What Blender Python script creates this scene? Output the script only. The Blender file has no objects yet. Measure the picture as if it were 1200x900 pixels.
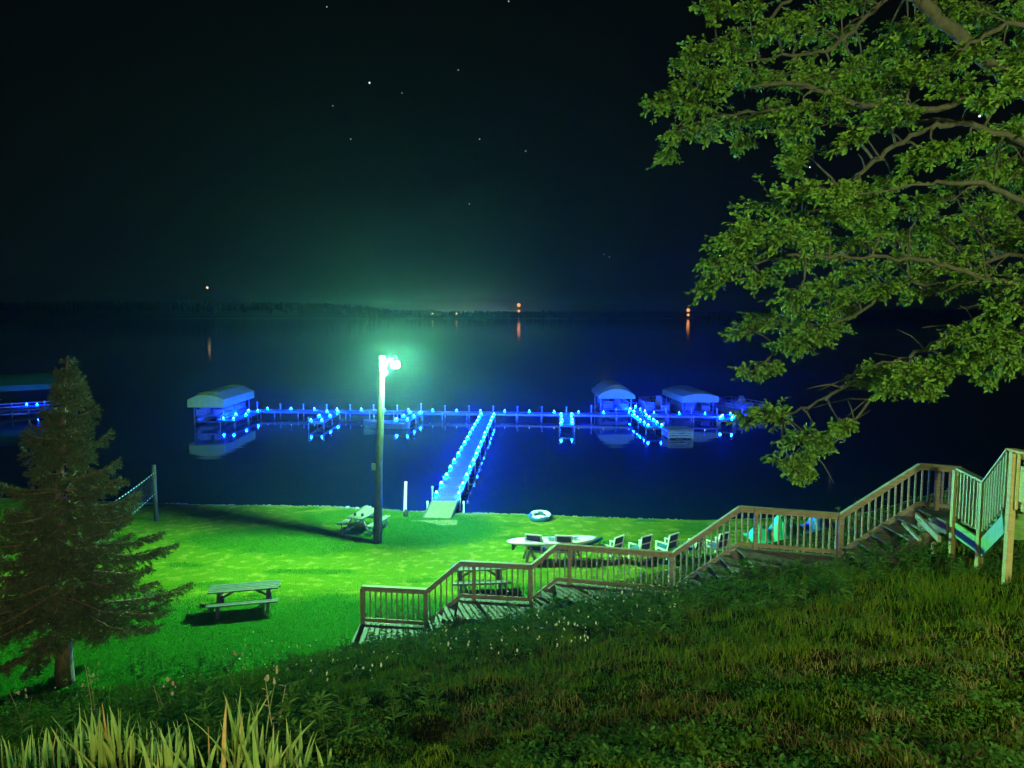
import bpy, bmesh, math, random, bisect
import numpy as np
from mathutils import Vector, Matrix

rnd = random.Random(7)
rng = np.random.default_rng(11)
scene = bpy.context.scene
COL = scene.collection
R = math.radians

# ------------------------------------------------------------------ camera
EYE = Vector((0.0, 0.0, 8.3))
F = 890.0
TH = math.atan(82.0 / F)
FWD = Vector((0, math.cos(TH), -math.sin(TH)))
UP = Vector((0, math.sin(TH), math.cos(TH)))
cam = bpy.data.cameras.new('camera')
cam.sensor_width = 36.0
cam.lens = 36.0 * F / 1200.0
cam.clip_start = 0.05
cam.clip_end = 9000
camo = bpy.data.objects.new('camera', cam)
COL.objects.link(camo)
camo.location = EYE
camo.rotation_euler = (math.pi / 2 - TH, 0, 0)
scene.camera = camo


def ray(px, py):
    return Vector((1, 0, 0)) * ((px - 600) / F) + UP * ((450 - py) / F) + FWD


def at(px, py, Y):
    d = ray(px, py)
    return EYE + d * (Y / d.y)


def onz(px, py, z):
    d = ray(px, py)
    return EYE + d * ((z - EYE.z) / d.z)


# ------------------------------------------------------------------ terrain
def vnoise(x, y, seed=0):
    x = np.asarray(x, float); y = np.asarray(y, float)
    xi = np.floor(x).astype(np.int64); yi = np.floor(y).astype(np.int64)
    fx = x - xi; fy = y - yi
    fx = fx * fx * (3 - 2 * fx); fy = fy * fy * (3 - 2 * fy)

    def h(a, b):
        n = (a * 374761393 + b * 668265263 + seed * 974711) & 0x7fffffff
        n = ((n ^ (n >> 13)) * 1274126177) & 0x7fffffff
        n = n ^ (n >> 16)
        return (n & 0xffff) / 65535.0
    return ((h(xi, yi) * (1 - fx) + h(xi + 1, yi) * fx) * (1 - fy)
            + (h(xi, yi + 1) * (1 - fx) + h(xi + 1, yi + 1) * fx) * fy)


FOOTX = [-60, -40, -12, -6, -3.7, 1.4, 7, 12, 40, 70]
FOOTY = [12, 12, 15.5, 17, 19, 22, 25, 29, 50, 70]
SHX = [-60, -25, -16, -8, -3, 0, 3, 8, 14, 30, 70]
SHY = [37, 35.5, 34.3, 33.6, 32.6, 32.4, 31.9, 31.4, 32, 40, 62]
WATER_Z = -0.45
WALK = []        # filled by the staircase: (x, y, deck z) samples the ground is dug away under


def terrain(x, y, fine=True):
    x = np.asarray(x, float); y = np.asarray(y, float)
    foot = np.interp(x, FOOTX, FOOTY)
    shore = np.interp(x, SHX, SHY)
    t = np.clip((foot - y) / (foot - 1.5), 0, 1.0)
    hill = 6.3 * np.power(t, np.interp(x, [-3, 2, 6], [1.08, .95, .82]))
    hill = hill * (1 - np.clip((-x - 14) / 14, 0, 0.55))
    s = np.clip((y - 20) / np.maximum(shore - 20, 1), 0, 1)
    lawn = -0.22 * s ** 2
    over = np.clip(y - shore + 0.6, 0, 1e9)
    bed = -np.minimum(over * 0.28, 2.6)
    z = np.where(t > 0, hill, lawn) + bed
    far = np.clip((y - 1430) / 60, 0, 1)
    z = z * (1 - far) + far * (1.0 + 3.5 * np.clip((y - 1440) / 400, 0, 1))
    if fine:
        near = np.exp(-np.clip(y - 4, 0, 100) / 16.0) * np.clip(t * 3, 0, 1)
        z = z + near * (0.16 * (vnoise(x * 1.6, y * 1.3, 3) - .5) + 0.17 * (vnoise(x * 3.7, y * 3.0, 5) - .5) + .06 * (vnoise(x * 8, y * 7, 6) - .5))
        z = z + 0.05 * (vnoise(x * .5, y * .5, 9) - .5) * (y < 60)
        z = z + 0.05 * (vnoise(x * 1.7, y * 1.7, 10) - .5) * np.clip((y - 29) / 4, 0, 1) * (y < 60)
    if WALK:
        for (wx, wy, wz) in WALK:
            d = np.sqrt((x - wx) ** 2 + (y - wy) ** 2)
            z = np.minimum(z, np.where(d < 1.7, wz - 0.10 + np.clip(d - 0.62, 0, 2) * 2.2, 1e6))
    return z


GRID = []


def tz(x, y):
    if GRID:
        X, Y, Z = GRID
        i = min(max(bisect.bisect_right(X, x) - 1, 0), len(X) - 2); j = min(max(bisect.bisect_right(Y, y) - 1, 0), len(Y) - 2)
        u = (x - X[i]) / (X[i + 1] - X[i]); v = (y - Y[j]) / (Y[j + 1] - Y[j])
        return (Z[j][i] * (1 - u) + Z[j][i + 1] * u) * (1 - v) + (Z[j + 1][i] * (1 - u) + Z[j + 1][i + 1] * u) * v
    return float(terrain(np.array([x]), np.array([y]))[0])


def ground(px, py):
    d = ray(px, py)
    k = 1.5
    while k < 70:
        p = EYE + d * k
        if p.z <= tz(p.x, p.y):
            lo, hi = k - .4, k
            for _ in range(7):
                k = (lo + hi) / 2
                p = EYE + d * k
                if p.z <= tz(p.x, p.y): hi = k
                else: lo = k
            p = EYE + d * hi
            return Vector((p.x, p.y, tz(p.x, p.y)))
        k += 0.4
    return onz(px, py, 0)


# ------------------------------------------------------------------ materials
MATS = {}


def mat(name, base, rough=0.7, metal=0.0, var=0.0, scale=6.0, bump=0.0, stretch=None, second=None, island=0.0, spec=0.5, trans=0.0):
    if name in MATS:
        return MATS[name]
    m = bpy.data.materials.new(name)
    m.use_nodes = True
    nt = m.node_tree
    b = nt.nodes['Principled BSDF']
    b.inputs['Roughness'].default_value = rough
    b.inputs['Metallic'].default_value = metal
    b.inputs['Specular IOR Level'].default_value = spec
    b.inputs['Base Color'].default_value = (*base, 1)
    if var or bump or island:
        tc = nt.nodes.new('ShaderNodeTexCoord')
        mp = nt.nodes.new('ShaderNodeMapping')
        nt.links.new(tc.outputs['Object'], mp.inputs['Vector'])
        if stretch:
            mp.inputs['Scale'].default_value = stretch
        n = nt.nodes.new('ShaderNodeTexNoise')
        n.inputs['Scale'].default_value = scale
        n.inputs['Detail'].default_value = 6
        nt.links.new(mp.outputs[0], n.inputs['Vector'])
        mix = nt.nodes.new('ShaderNodeMix'); mix.data_type = 'RGBA'
        c2 = second or tuple(min(1, c * (1 + var)) for c in base)
        c1 = base if second else tuple(c * max(0, 1 - var) for c in base)
        mix.inputs['A'].default_value = (*c1, 1)
        mix.inputs['B'].default_value = (*c2, 1)
        fac = n.outputs['Fac']
        ramp = nt.nodes.new('ShaderNodeMapRange')
        ramp.inputs['From Min'].default_value = 0.32
        ramp.inputs['From Max'].default_value = 0.68
        nt.links.new(fac, ramp.inputs['Value'])
        out = ramp.outputs[0]
        if island:
            g = nt.nodes.new('ShaderNodeNewGeometry')
            mm = nt.nodes.new('ShaderNodeMix')
            mm.inputs['Factor'].default_value = island
            nt.links.new(out, mm.inputs['A'])
            nt.links.new(g.outputs['Random Per Island'], mm.inputs['B'])
            out = mm.outputs['Result']
        nt.links.new(out, mix.inputs['Factor'])
        nt.links.new(mix.outputs['Result'], b.inputs['Base Color'])
        if bump:
            bp = nt.nodes.new('ShaderNodeBump')
            bp.inputs['Strength'].default_value = bump
            bp.inputs['Distance'].default_value = 0.02
            nt.links.new(n.outputs['Fac'], bp.inputs['Height'])
            nt.links.new(bp.outputs[0], b.inputs['Normal'])
    if trans:
        tl = nt.nodes.new('ShaderNodeBsdfTranslucent')
        ms = nt.nodes.new('ShaderNodeMixShader')
        ms.inputs[0].default_value = trans
        src = b.inputs['Base Color'].links
        if src:
            nt.links.new(src[0].from_socket, tl.inputs['Color'])
        else:
            tl.inputs['Color'].default_value = (*base, 1)
        nt.links.new(b.outputs[0], ms.inputs[1]); nt.links.new(tl.outputs[0], ms.inputs[2])
        nt.links.new(ms.outputs[0], nt.nodes['Material Output'].inputs['Surface'])
    MATS[name] = m
    return m


def emit(name, col, strength):
    m = bpy.data.materials.new(name)
    m.use_nodes = True
    nt = m.node_tree
    nt.nodes.remove(nt.nodes['Principled BSDF'])
    e = nt.nodes.new('ShaderNodeEmission')
    e.inputs['Color'].default_value = (*col, 1)
    e.inputs['Strength'].default_value = strength
    nt.links.new(e.outputs[0], nt.nodes['Material Output'].inputs['Surface'])
    MATS[name] = m
    return m


LAMP_COL = (0.28, 1.0, 0.42)
wood_rail = mat('weathered_rail_wood', (.155, .145, .08), .8, var=.35, scale=5, bump=.3, stretch=(1, 1, 6), second=(.28, .26, .155))
wood_new = mat('pale_stair_wood', (.32, .30, .10), .75, var=.3, scale=5, bump=.2, stretch=(1, 1, 5), second=(.43, .40, .15))
wood_deck = mat('grey_deck_boards', (.075, .07, .05), .85, var=.3, scale=7, bump=.3, second=(.15, .14, .11))
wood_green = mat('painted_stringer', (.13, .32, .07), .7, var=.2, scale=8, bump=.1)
wood_table = mat('weathered_table_wood', (.14, .15, .13), .8, var=.3, scale=7, bump=.3, second=(.24, .25, .22))
wood_pole = mat('utility_pole_wood', (.045, .044, .028), .9, var=.5, scale=9, bump=.6, stretch=(3, 3, .6))
wood_dimmed = mat('dimmed_table_wood', (.05, .06, .05), .8, var=.3, scale=7, bump=.3, second=(.10, .11, .095))  # copy of the table wood with dim, grazing light painted into its colour
dark_metal = mat('dark_table_metal', (.03, .03, .035), .5, metal=.6)
galv = mat('galvanised_metal', (.16, .17, .17), .45, metal=.7, var=.1, scale=20)
white_pipe = mat('white_pipe', (.72, .74, .74), .5, var=.06, scale=9)
pile_mat = mat('pile_pipe', (.28, .29, .28), .5, var=.1, scale=9)
raft_mat = mat('raft_boards', (.24, .27, .22), .7, var=.2, scale=9, bump=.2)
slab_mat = mat('sandy_slab', (.15, .17, .07), .9, var=.25, scale=7, bump=.5)
alu = mat('dock_aluminium', (.15, .165, .18), .4, metal=.5, var=.12, scale=12)
dock_deck = mat('dock_decking', (.07, .08, .09), .8, var=.25, scale=9, bump=.3)
ramp_ply = mat('ramp_plywood', (.17, .19, .13), .8, var=.2, scale=6, bump=.2)
canvas = mat('canopy_canvas', (.34, .42, .055), .75, var=.12, scale=3, bump=.1)
canvas_blue = mat('blue_grey_canopy_canvas', (.26, .27, .04), .75, var=.12, scale=3, bump=.1)
canvas_dark = mat('dark_green_canopy_canvas', (.02, .14, .015), .75, var=.15, scale=3, bump=.1)
boat_white = mat('boat_panel', (.22, .22, .16), .45, var=.08, scale=5)
boat_dark = mat('boat_upholstery', (.10, .11, .13), .6, var=.1, scale=8)
plastic_white = mat('white_chair_plastic', (.75, .77, .75), .5, var=.05, scale=12)
sling = mat('navy_sling_fabric', (.03, .05, .12), .8, var=.3, scale=40, bump=.2)
sling2 = mat('blue_seat_fabric', (.05, .22, .40), .75, var=.2, scale=30, bump=.2)
board_white = mat('white_board', (.74, .78, .74), .35, var=.04, scale=4)
black_rubber = mat('black_rubber', (.02, .02, .022), .6)
tube_blue = mat('blue_vinyl', (.012, .07, .16), .4, var=.1, scale=6)
tube_white = mat('white_vinyl', (.7, .76, .78), .4, var=.05, scale=6)
tarp_green = mat('green_tarp', (.02, .42, .22), .55, var=.25, scale=3, bump=.4)
tarp_blue = mat('blue_tarp', (.02, .14, .50), .55, var=.25, scale=3, bump=.4)
stone = mat('pale_stone', (.22, .23, .18), .9, var=.25, scale=7, bump=.6)
bark = mat('oak_bark', (.035, .04, .018), .95, var=.4, scale=14, bump=.9, stretch=(1, 1, .4))
bark2 = mat('spruce_bark', (.22, .15, .095), .95, var=.4, scale=14, bump=.9, stretch=(1, 1, .3))
oak_leaf = mat('oak_leaf', (.036, .115, .010), .55, spec=.2, var=.4, scale=1.3, second=(.115, .235, .024), island=.5, trans=.25)
needle = mat('spruce_needle', (.04, .066, .028), .8, spec=0.0, var=.4, scale=1.6, second=(.15, .18, .085), island=.5)
grass_mat = mat('hill_grass', (.030, .095, .004), .7, spec=0.0, var=.4, scale=.8, second=(.14, .17, .010), island=.5, trans=.2)
lawn_blade = mat('lawn_grass', (.022, .15, .007), .8, spec=0.0, var=.4, scale=.5, second=(.10, .21, .012), island=.45, trans=.15)
weed_leaf = mat('weed_leaf', (.03, .12, .018), .75, spec=0.0, var=.4, scale=2, second=(.09, .19, .03), island=.5, trans=.2)
weed_dry = mat('dry_weed', (.30, .25, .13), .8, var=.3, scale=8, second=(.42, .38, .22), island=.5)
dead_mat = mat('dead_grass', (.11, .10, .030), .85, spec=0.0, var=.4, scale=2, second=(.20, .18, .07), island=.6)
petal = mat('white_petal', (.62, .74, .46), .6)
iris_mat = mat('iris_leaf', (.17, .27, .05), .7, spec=0.0, var=.4, scale=3, second=(.33, .40, .10), island=.6, trans=.2)
iris_dry = mat('withered_iris_leaf', (.45, .24, .08), .7, var=.4, scale=14, second=(.5, .42, .16))
far_tree = mat('far_forest', (.010, .016, .010), .9, var=.3, scale=.05)
net_mat = mat('net_cord', (.05, .05, .05), .8)
tape_mat = mat('net_tape', (.32, .34, .28), .7)
lamp_glow = emit('street_lamp_lens', LAMP_COL, 37000)
lamp_core = emit('street_lamp_bottom', LAMP_COL, 3000)
led = emit('blue_dock_light', (.0, .014, 1.0), 7000)
led_core = emit('pale_led_core', (.25, .7, 1.0), 5)
red_glow = emit('red_beacon', (1.0, .32, .08), 1.6)
amber_glow = emit('amber_house_light', (1.0, .60, .28), 1.6)
star_glow = emit('star_light', (.85, .92, 1.0), 1.3)


# ------------------------------------------------------------------ mesh builder
def rootloc(o):
    v = Vector((0, 0, 0))
    while o is not None:
        v += o.location
        o = o.parent
    return v


class MB:
    def __init__(self):
        self.v = []; self.f = []; self.m = []

    def add(self, vs, fs, mi=0):
        n = len(self.v)
        self.v += [tuple(v) for v in vs]
        self.f += [tuple(i + n for i in f) for f in fs]
        self.m += [mi] * len(fs)

    def box(self, c, s, rz=0.0, rot=None, mi=0, bev=0.0):
        M = rot if rot is not None else Matrix.Rotation(rz, 3, 'Z')
        hx, hy, hz = (k / 2 for k in s)
        c = Vector(c)
        if bev <= 0:
            vs = [c + M @ Vector((x, y, z)) for x in (-hx, hx) for y in (-hy, hy) for z in (-hz, hz)]
            self.add(vs, [(0, 1, 3, 2), (4, 6, 7, 5), (0, 4, 5, 1), (2, 3, 7, 6), (0, 2, 6, 4), (1, 5, 7, 3)], mi)
        else:
            bm = bmesh.new()
            bmesh.ops.create_cube(bm, size=1)
            for v in bm.verts:
                v.co = Vector((v.co.x * s[0], v.co.y * s[1], v.co.z * s[2]))
            bmesh.ops.bevel(bm, geom=bm.edges[:], offset=bev, segments=2, affect='EDGES')
            bm.verts.index_update()
            self.add([c + M @ v.co for v in bm.verts], [[v.index for v in f.verts] for f in bm.faces], mi)
            bm.free()

    def bar(self, p, q, w, h, mi=0, up=(0, 0, 1), bev=0.0):
        p = Vector(p); q = Vector(q)
        d = q - p
        L = d.length
        if L < 1e-6:
            return
        x = d / L
        u = Vector(up)
        y = u.cross(x)
        if y.length < 1e-4:
            y = Vector((0, 1, 0)).cross(x)
        y.normalize()
        z = x.cross(y)
        M = Matrix((x, y, z)).transposed()
        self.box((p + q) / 2, (L, w, h), rot=M, mi=mi, bev=bev)

    def tube(self, pts, rad, n=8, mi=0, cap=True):
        pts = [Vector(p) for p in pts]
        if not hasattr(rad, '__len__'):
            rad = [rad] * len(pts)
        vs = []
        pn = None
        for i, p in enumerate(pts):
            t = (pts[min(i + 1, len(pts) - 1)] - pts[max(i - 1, 0)]).normalized()
            if pn is None:
                a = Vector((0, 0, 1)) if abs(t.z) < .9 else Vector((1, 0, 0))
                u = a.cross(t).normalized()
            else:
                u = (pn - t * pn.dot(t)).normalized()
            pn = u
            w = t.cross(u)
            for k in range(n):
                a = 2 * math.pi * k / n
                vs.append(p + (u * math.cos(a) + w * math.sin(a)) * rad[i])
        fs = []
        for i in range(len(pts) - 1):
            for k in range(n):
                k2 = (k + 1) % n
                fs.append((i * n + k, i * n + k2, (i + 1) * n + k2, (i + 1) * n + k))
        if cap:
            fs.append(tuple(range(n - 1, -1, -1)))
            fs.append(tuple((len(pts) - 1) * n + k for k in range(n)))
        self.add(vs, fs, mi)

    def lathe(self, c, prof, n=16, mi=0, sx=1.0, sy=1.0):
        c = Vector(c)
        vs = []
        for (r, z) in prof:
            for k in range(n):
                a = 2 * math.pi * k / n
                vs.append(c + Vector((r * math.cos(a) * sx, r * math.sin(a) * sy, z)))
        fs = []
        for i in range(len(prof) - 1):
            for k in range(n):
                k2 = (k + 1) % n
                fs.append((i * n + k, i * n + k2, (i + 1) * n + k2, (i + 1) * n + k))
        fs.append(tuple(range(n - 1, -1, -1)))
        fs.append(tuple((len(prof) - 1) * n + k for k in range(n)))
        self.add(vs, fs, mi)

    def build(self, name, mats, parent=None, smooth=False):
        me = bpy.data.meshes.new(name)
        off = rootloc(parent) if parent is not None else Vector((0, 0, 0))
        me.from_pydata([tuple(Vector(v) - off) for v in self.v], [], self.f)
        if not isinstance(mats, (list, tuple)):
            mats = [mats]
        for m in mats:
            me.materials.append(m)
        if len(mats) > 1:
            me.polygons.foreach_set('material_index', self.m)
        if smooth:
            me.polygons.foreach_set('use_smooth', [True] * len(me.polygons))
        me.update()
        o = bpy.data.objects.new(name, me)
        COL.objects.link(o)
        if parent is not None:
            o.parent = parent
        return o


def soup(name, verts, faces, mats, parent=None, smooth=False):
    """verts: (n,k,3) numpy of n copies of a k-vertex shape; faces: list of index tuples inside one copy"""
    n, k, _ = verts.shape
    off = rootloc(parent) if parent is not None else Vector((0, 0, 0))
    v = verts.reshape(-1, 3) - np.array(off)
    me = bpy.data.meshes.new(name)
    me.vertices.add(n * k)
    me.vertices.foreach_set('co', v.astype(np.float32).ravel())
    nl = sum(len(f) for f in faces)
    flat = np.concatenate([np.array(f) for f in faces])
    loops = (flat[None, :] + (np.arange(n) * k)[:, None]).ravel()
    sizes = np.array([len(f) for f in faces])
    starts = np.concatenate([[0], np.cumsum(sizes)[:-1]])
    me.loops.add(nl * n)
    me.loops.foreach_set('vertex_index', loops.astype(np.int32))
    me.polygons.add(len(faces) * n)
    me.polygons.foreach_set('loop_start', (starts[None, :] + (np.arange(n) * nl)[:, None]).ravel().astype(np.int32))
    me.polygons.foreach_set('loop_total', np.tile(sizes, n).astype(np.int32))
    if smooth:
        me.polygons.foreach_set('use_smooth', np.ones(len(faces) * n, bool))
    me.update(calc_edges=True)
    me.validate()
    for m in (mats if isinstance(mats, (list, tuple)) else [mats]):
        me.materials.append(m)
    o = bpy.data.objects.new(name, me)
    COL.objects.link(o)
    if parent is not None:
        o.parent = parent
    return o


def tag(o, label=None, cat=None, group=None, kind=None):
    if label: o['label'] = label
    if cat: o['category'] = cat
    if group: o['group'] = group
    if kind: o['kind'] = kind
    return o


def thing(name, label, cat, loc=(0, 0, 0), group=None):
    o = bpy.data.objects.new(name, None)
    COL.objects.link(o)
    o.empty_display_size = .2
    o.location = loc
    return tag(o, label, cat, group)


def copy_tree(o, parent=None):
    c = o.copy()
    COL.objects.link(c)
    if parent is not None:
        c.parent = parent
    for ch in list(o.children):
        copy_tree(ch, c)
    return c


def place(o, loc, rz=0.0, label=None, group=None, sc=None):
    o.location = loc
    o.rotation_euler = (0, 0, rz)
    if sc: o.scale = sc
    if label: o['label'] = label
    if group: o['group'] = group
    return o


# ------------------------------------------------------------------ staircase lines (needed before the ground)
def landing(a, Ya, b):
    A = at(a[0], a[1], Ya)
    return A, onz(b[0], b[1], A.z)


A1, B1 = landing((424, 686), 18.4, (500, 690))
C1, D1 = landing((540, 657), 18.0, (623, 661))
E1, F1 = landing((653, 637), 17.8, (788, 647))
G1, H1 = landing((867, 593), 16.9, (985, 601.5))
I1, J1 = landing((1078, 543), 16.0, (1127, 547))
RAILH = 0.98
WID = 1.15
OUT = Vector((0.09, 1, 0)).normalized() * -1     # the decks lie on the uphill side of the railing
flat_runs = [(A1, B1), (C1, D1), (E1, F1), (G1, H1), (I1, J1)]
for (p, q) in flat_runs:
    n = max(2, int((q - p).length / .5))
    for i in range(n + 1):
        c = p.lerp(q, i / n) + OUT * (WID / 2)
        WALK.append((c.x, c.y, p.z - RAILH))
for (p, q) in ((B1, C1), (D1, E1), (F1, G1), (H1, I1)):
    n = max(2, int((q - p).length / .4))
    for i in range(1, n):
        c = p.lerp(q, i / n) + OUT * (WID / 2)
        WALK.append((c.x, c.y, c.z - RAILH - .1))


# ------------------------------------------------------------------ ground, water
def graded(lo, hi, step, far_lo, far_hi, g=1.25):
    a = list(np.arange(lo, hi + 1e-6, step))
    s = step; x = hi; up = []
    while x < far_hi:
        s *= g; x += s; up.append(min(x, far_hi))
    s = step; x = lo; dn = []
    while x > far_lo:
        s *= g; x -= s; dn.append(max(x, far_lo))
    return np.array(dn[::-1] + a + up)


gx = graded(-18, 16, .16, -1900, 1900)
gy = graded(-1, 37, .16, -60, 2600)
XX, YY = np.meshgrid(gx, gy)
ZZ = terrain(XX, YY)
nx, ny = len(gx), len(gy)
GRID += [gx.tolist(), gy.tolist(), ZZ.tolist()]
verts = np.stack([XX, YY, ZZ], -1).reshape(-1, 3)
me = bpy.data.meshes.new('ground')
me.vertices.add(nx * ny)
me.vertices.foreach_set('co', verts.astype(np.float32).ravel())
ii, jj = np.meshgrid(np.arange(nx - 1), np.arange(ny - 1))
a = (jj * nx + ii).ravel()
q = np.stack([a, a + 1, a + nx + 1, a + nx], -1).ravel()
me.loops.add(len(q)); me.loops.foreach_set('vertex_index', q.astype(np.int32))
me.polygons.add(len(a))
me.polygons.foreach_set('loop_start', (np.arange(len(a)) * 4).astype(np.int32))
me.polygons.foreach_set('loop_total', np.full(len(a), 4, np.int32))
me.polygons.foreach_set('use_smooth', np.ones(len(a), bool))
me.update(calc_edges=True)


def smooth01(x):
    x = np.clip(x, 0, 1)
    return x * x * (3 - 2 * x)


def lush(x, y):
    """where the lawn is thick dark grass (1) or worn, paler grass (0)"""
    x = np.asarray(x, float); y = np.asarray(y, float)
    w = 3.4 * (vnoise(x * .35, y * .45, 21) - .5) + 1.8 * (vnoise(x * 1.1, y * 1.6, 22) - .5) + .8 * (vnoise(x * 3, y * 4, 23) - .5)
    # darker, denser patch beside the lamp and the ramp
    v = smooth01(1.6 - ((x + 3.6) / 2.9) ** 2 - ((y - 29.2) / 2.4) ** 2 + w * .12)
    # band left of the lamp
    v = np.maximum(v, .8 * smooth01(1.5 - ((x + 9) / 3.2) ** 2 - ((y - 27.6) / 1.8) ** 2 + w * .4))
    v = np.maximum(v, .8 * smooth01(1.5 - ((x + 6.2) / 2.6) ** 2 - ((y - 31.2) / 1.5) ** 2 + w * .4))
    # ragged streaks and tufts all over
    v = np.maximum(v, .75 * smooth01((vnoise(x * .55, y * 1.5, 24) + .35 * vnoise(x * 2.2, y * 4, 25) - .80) * 5))
    # lower lawn next to the bank
    v = np.maximum(v, smooth01((23.2 + .12 * x + w * .5 - y) / 1.6))
    return v


lv = lush(XX, YY).ravel()
shz = np.interp(XX, SHX, SHY)
sand = smooth01((YY - shz + .62 + .25 * (XX < -1) + .5 * (vnoise(XX * 1.2, YY * 1.2, 31) - .5)) / .35).ravel()
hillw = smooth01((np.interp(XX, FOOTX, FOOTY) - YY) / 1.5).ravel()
for nm, arr in (('lush', lv), ('sand', sand), ('hill', hillw)):
    at_ = me.attributes.new(nm, 'FLOAT', 'POINT')
    at_.data.foreach_set('value', arr.astype(np.float32))
gm = bpy.data.materials.new('ground_cover')
gm.use_nodes = True
nt = gm.node_tree
b = nt.nodes['Principled BSDF']
b.inputs['Roughness'].default_value = .9
b.inputs['Specular IOR Level'].default_value = 0


def N(kind, **kw):
    n = nt.nodes.new(kind)
    for k, v in kw.items():
        setattr(n, k, v)
    return n


def mixc(fac, A, B):
    m = N('ShaderNodeMix', data_type='RGBA')
    for s, v in (('Factor', fac), ('A', A), ('B', B)):
        if isinstance(v, bpy.types.NodeSocket):
            nt.links.new(v, m.inputs[s])
        elif isinstance(v, tuple):
            m.inputs[s].default_value = (*v, 1)
        else:
            m.inputs[s].default_value = v
    return m.outputs['Result']


def attr(nm):
    a_ = N('ShaderNodeAttribute'); a_.attribute_name = nm
    return a_.outputs['Fac']


tc = N('ShaderNodeTexCoord')


def nz(scale, detail=6, lo=.35, hi=.65):
    n_ = N('ShaderNodeTexNoise'); n_.inputs['Scale'].default_value = scale; n_.inputs['Detail'].default_value = detail
    nt.links.new(tc.outputs['Object'], n_.inputs['Vector'])
    r_ = N('ShaderNodeMapRange'); r_.inputs['From Min'].default_value = lo; r_.inputs['From Max'].default_value = hi
    nt.links.new(n_.outputs['Fac'], r_.inputs['Value'])
    return r_.outputs[0], n_.outputs['Fac']


f1, _ = nz(9, 8); f2, raw2 = nz(1.1, 6); f3, raw3 = nz(38, 6, .3, .7)
worn = mixc(f2, (.085, .20, .006), (.225, .26, .012))
worn = mixc(f1, worn, (.16, .25, .008))
worn = mixc(f3, worn, (.075, .18, .010))
lushc = mixc(f1, (.018, .16, .010), (.055, .23, .014))
lushc = mixc(f3, lushc, (.010, .09, .008))
f4, _ = nz(2.6, 8, .52, .66)
worn = mixc(f4, worn, (.27, .28, .035))
lawnc = mixc(attr('lush'), worn, lushc)
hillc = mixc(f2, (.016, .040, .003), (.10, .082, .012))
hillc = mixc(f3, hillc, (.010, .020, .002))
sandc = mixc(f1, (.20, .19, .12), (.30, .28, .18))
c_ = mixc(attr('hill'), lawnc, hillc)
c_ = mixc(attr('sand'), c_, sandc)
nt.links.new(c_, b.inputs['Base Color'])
bp = N('ShaderNodeBump'); bp.inputs['Strength'].default_value = 1.0; bp.inputs['Distance'].default_value = .10
nt.links.new(raw3, bp.inputs['Height']); nt.links.new(bp.outputs[0], b.inputs['Normal'])
me.materials.append(gm)
go = bpy.data.objects.new('ground', me)
COL.objects.link(go)
tag(go, 'green lawn and hillside running down to the lake', None, None, 'structure')

# water: one flat sheet with faint ripples
wm = bpy.data.materials.new('lake_water')
wm.use_nodes = True
nt = wm.node_tree
b = nt.nodes['Principled BSDF']
b.inputs['Base Color'].default_value = (.003, .013, .030, 1)
b.inputs['Roughness'].default_value = .05
b.inputs['IOR'].default_value = 1.33
tc = N('ShaderNodeTexCoord'); mp = N('ShaderNodeMapping'); mp.inputs['Scale'].default_value = (.5, 1.3, 1)
nt.links.new(tc.outputs['Object'], mp.inputs['Vector'])
n_ = N('ShaderNodeTexNoise'); n_.inputs['Scale'].default_value = .55; n_.inputs['Detail'].default_value = 3
nt.links.new(mp.outputs[0], n_.inputs['Vector'])
bp = N('ShaderNodeBump'); bp.inputs['Strength'].default_value = .12; bp.inputs['Distance'].default_value = .08
nt.links.new(n_.outputs['Fac'], bp.inputs['Height']); nt.links.new(bp.outputs[0], b.inputs['Normal'])
w = MB()
w.add([(-1900, 28, WATER_Z), (1900, 28, WATER_Z), (1900, 1900, WATER_Z), (-1900, 1900, WATER_Z)], [(0, 1, 2, 3)])
wo = w.build('water', wm)
tag(wo, 'dark still lake water', None, None, 'structure')

# ------------------------------------------------------------------ far shore
FH_X = [-1400, -1120, -840, -660, -500, -380, -300, -240, -120, 0, 120, 280, 520, 800, 1240, 1600]
FH_T = [27, 28, 30, 31, 30, 27, 22, 15, 12, 11, 12, 10.5, 13, 16, 20, 20]   # height of the tree tops
ico = bmesh.new()
bmesh.ops.create_icosphere(ico, subdivisions=2, radius=1)
iv = np.array([v.co[:] for v in ico.verts]); ico.verts.index_update()
ifc = [tuple(v.index for v in f.verts) for f in ico.faces]
ico.free()
nT = 3200
tx = rng.uniform(-1420, 1640, nT)
ty = 1475 + rng.uniform(0, 60, nT)
top = np.interp(tx, FH_X, FH_T) * rng.uniform(.70, 1.05, nT) + 1.0 + 2.5 * (vnoise(tx / 60, tx * 0, 77) - .5)
hh = np.minimum(top, rng.uniform(7, 15, nT))
rad = rng.uniform(2.0, 4.6, nT)
base = top - hh
vv = iv[None] * (1 + .28 * rng.standard_normal((nT, iv.shape[0], 1))) * np.stack([rad, rad, hh * .6], -1)[:, None, :]
vv = vv + np.stack([tx, ty, top - hh * .5], -1)[:, None, :]
tl = soup('treeline', vv, ifc, far_tree)
tag(tl, 'dark wooded far shore across the lake', None, None, 'stuff')
bank = MB()
xs = np.linspace(-1500, 1700, 160)
bk = []
for x in xs:
    h = float(np.interp(x, FH_X, FH_T)) * .8 - 2.0
    bk += [(x, 1471, -2), (x, 1484, h * .7), (x, 1530, h), (x, 1800, h + 1)]
fs = []
for i in range(len(xs) - 1):
    for k in range(3):
        a_ = i * 4 + k
        fs.append((a_, a_ + 4, a_ + 5, a_ + 1))
bank.add(bk, fs)
tag(bank.build('hills', far_tree, smooth=True), 'low dark hills of the far shore', None, None, 'structure')


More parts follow.
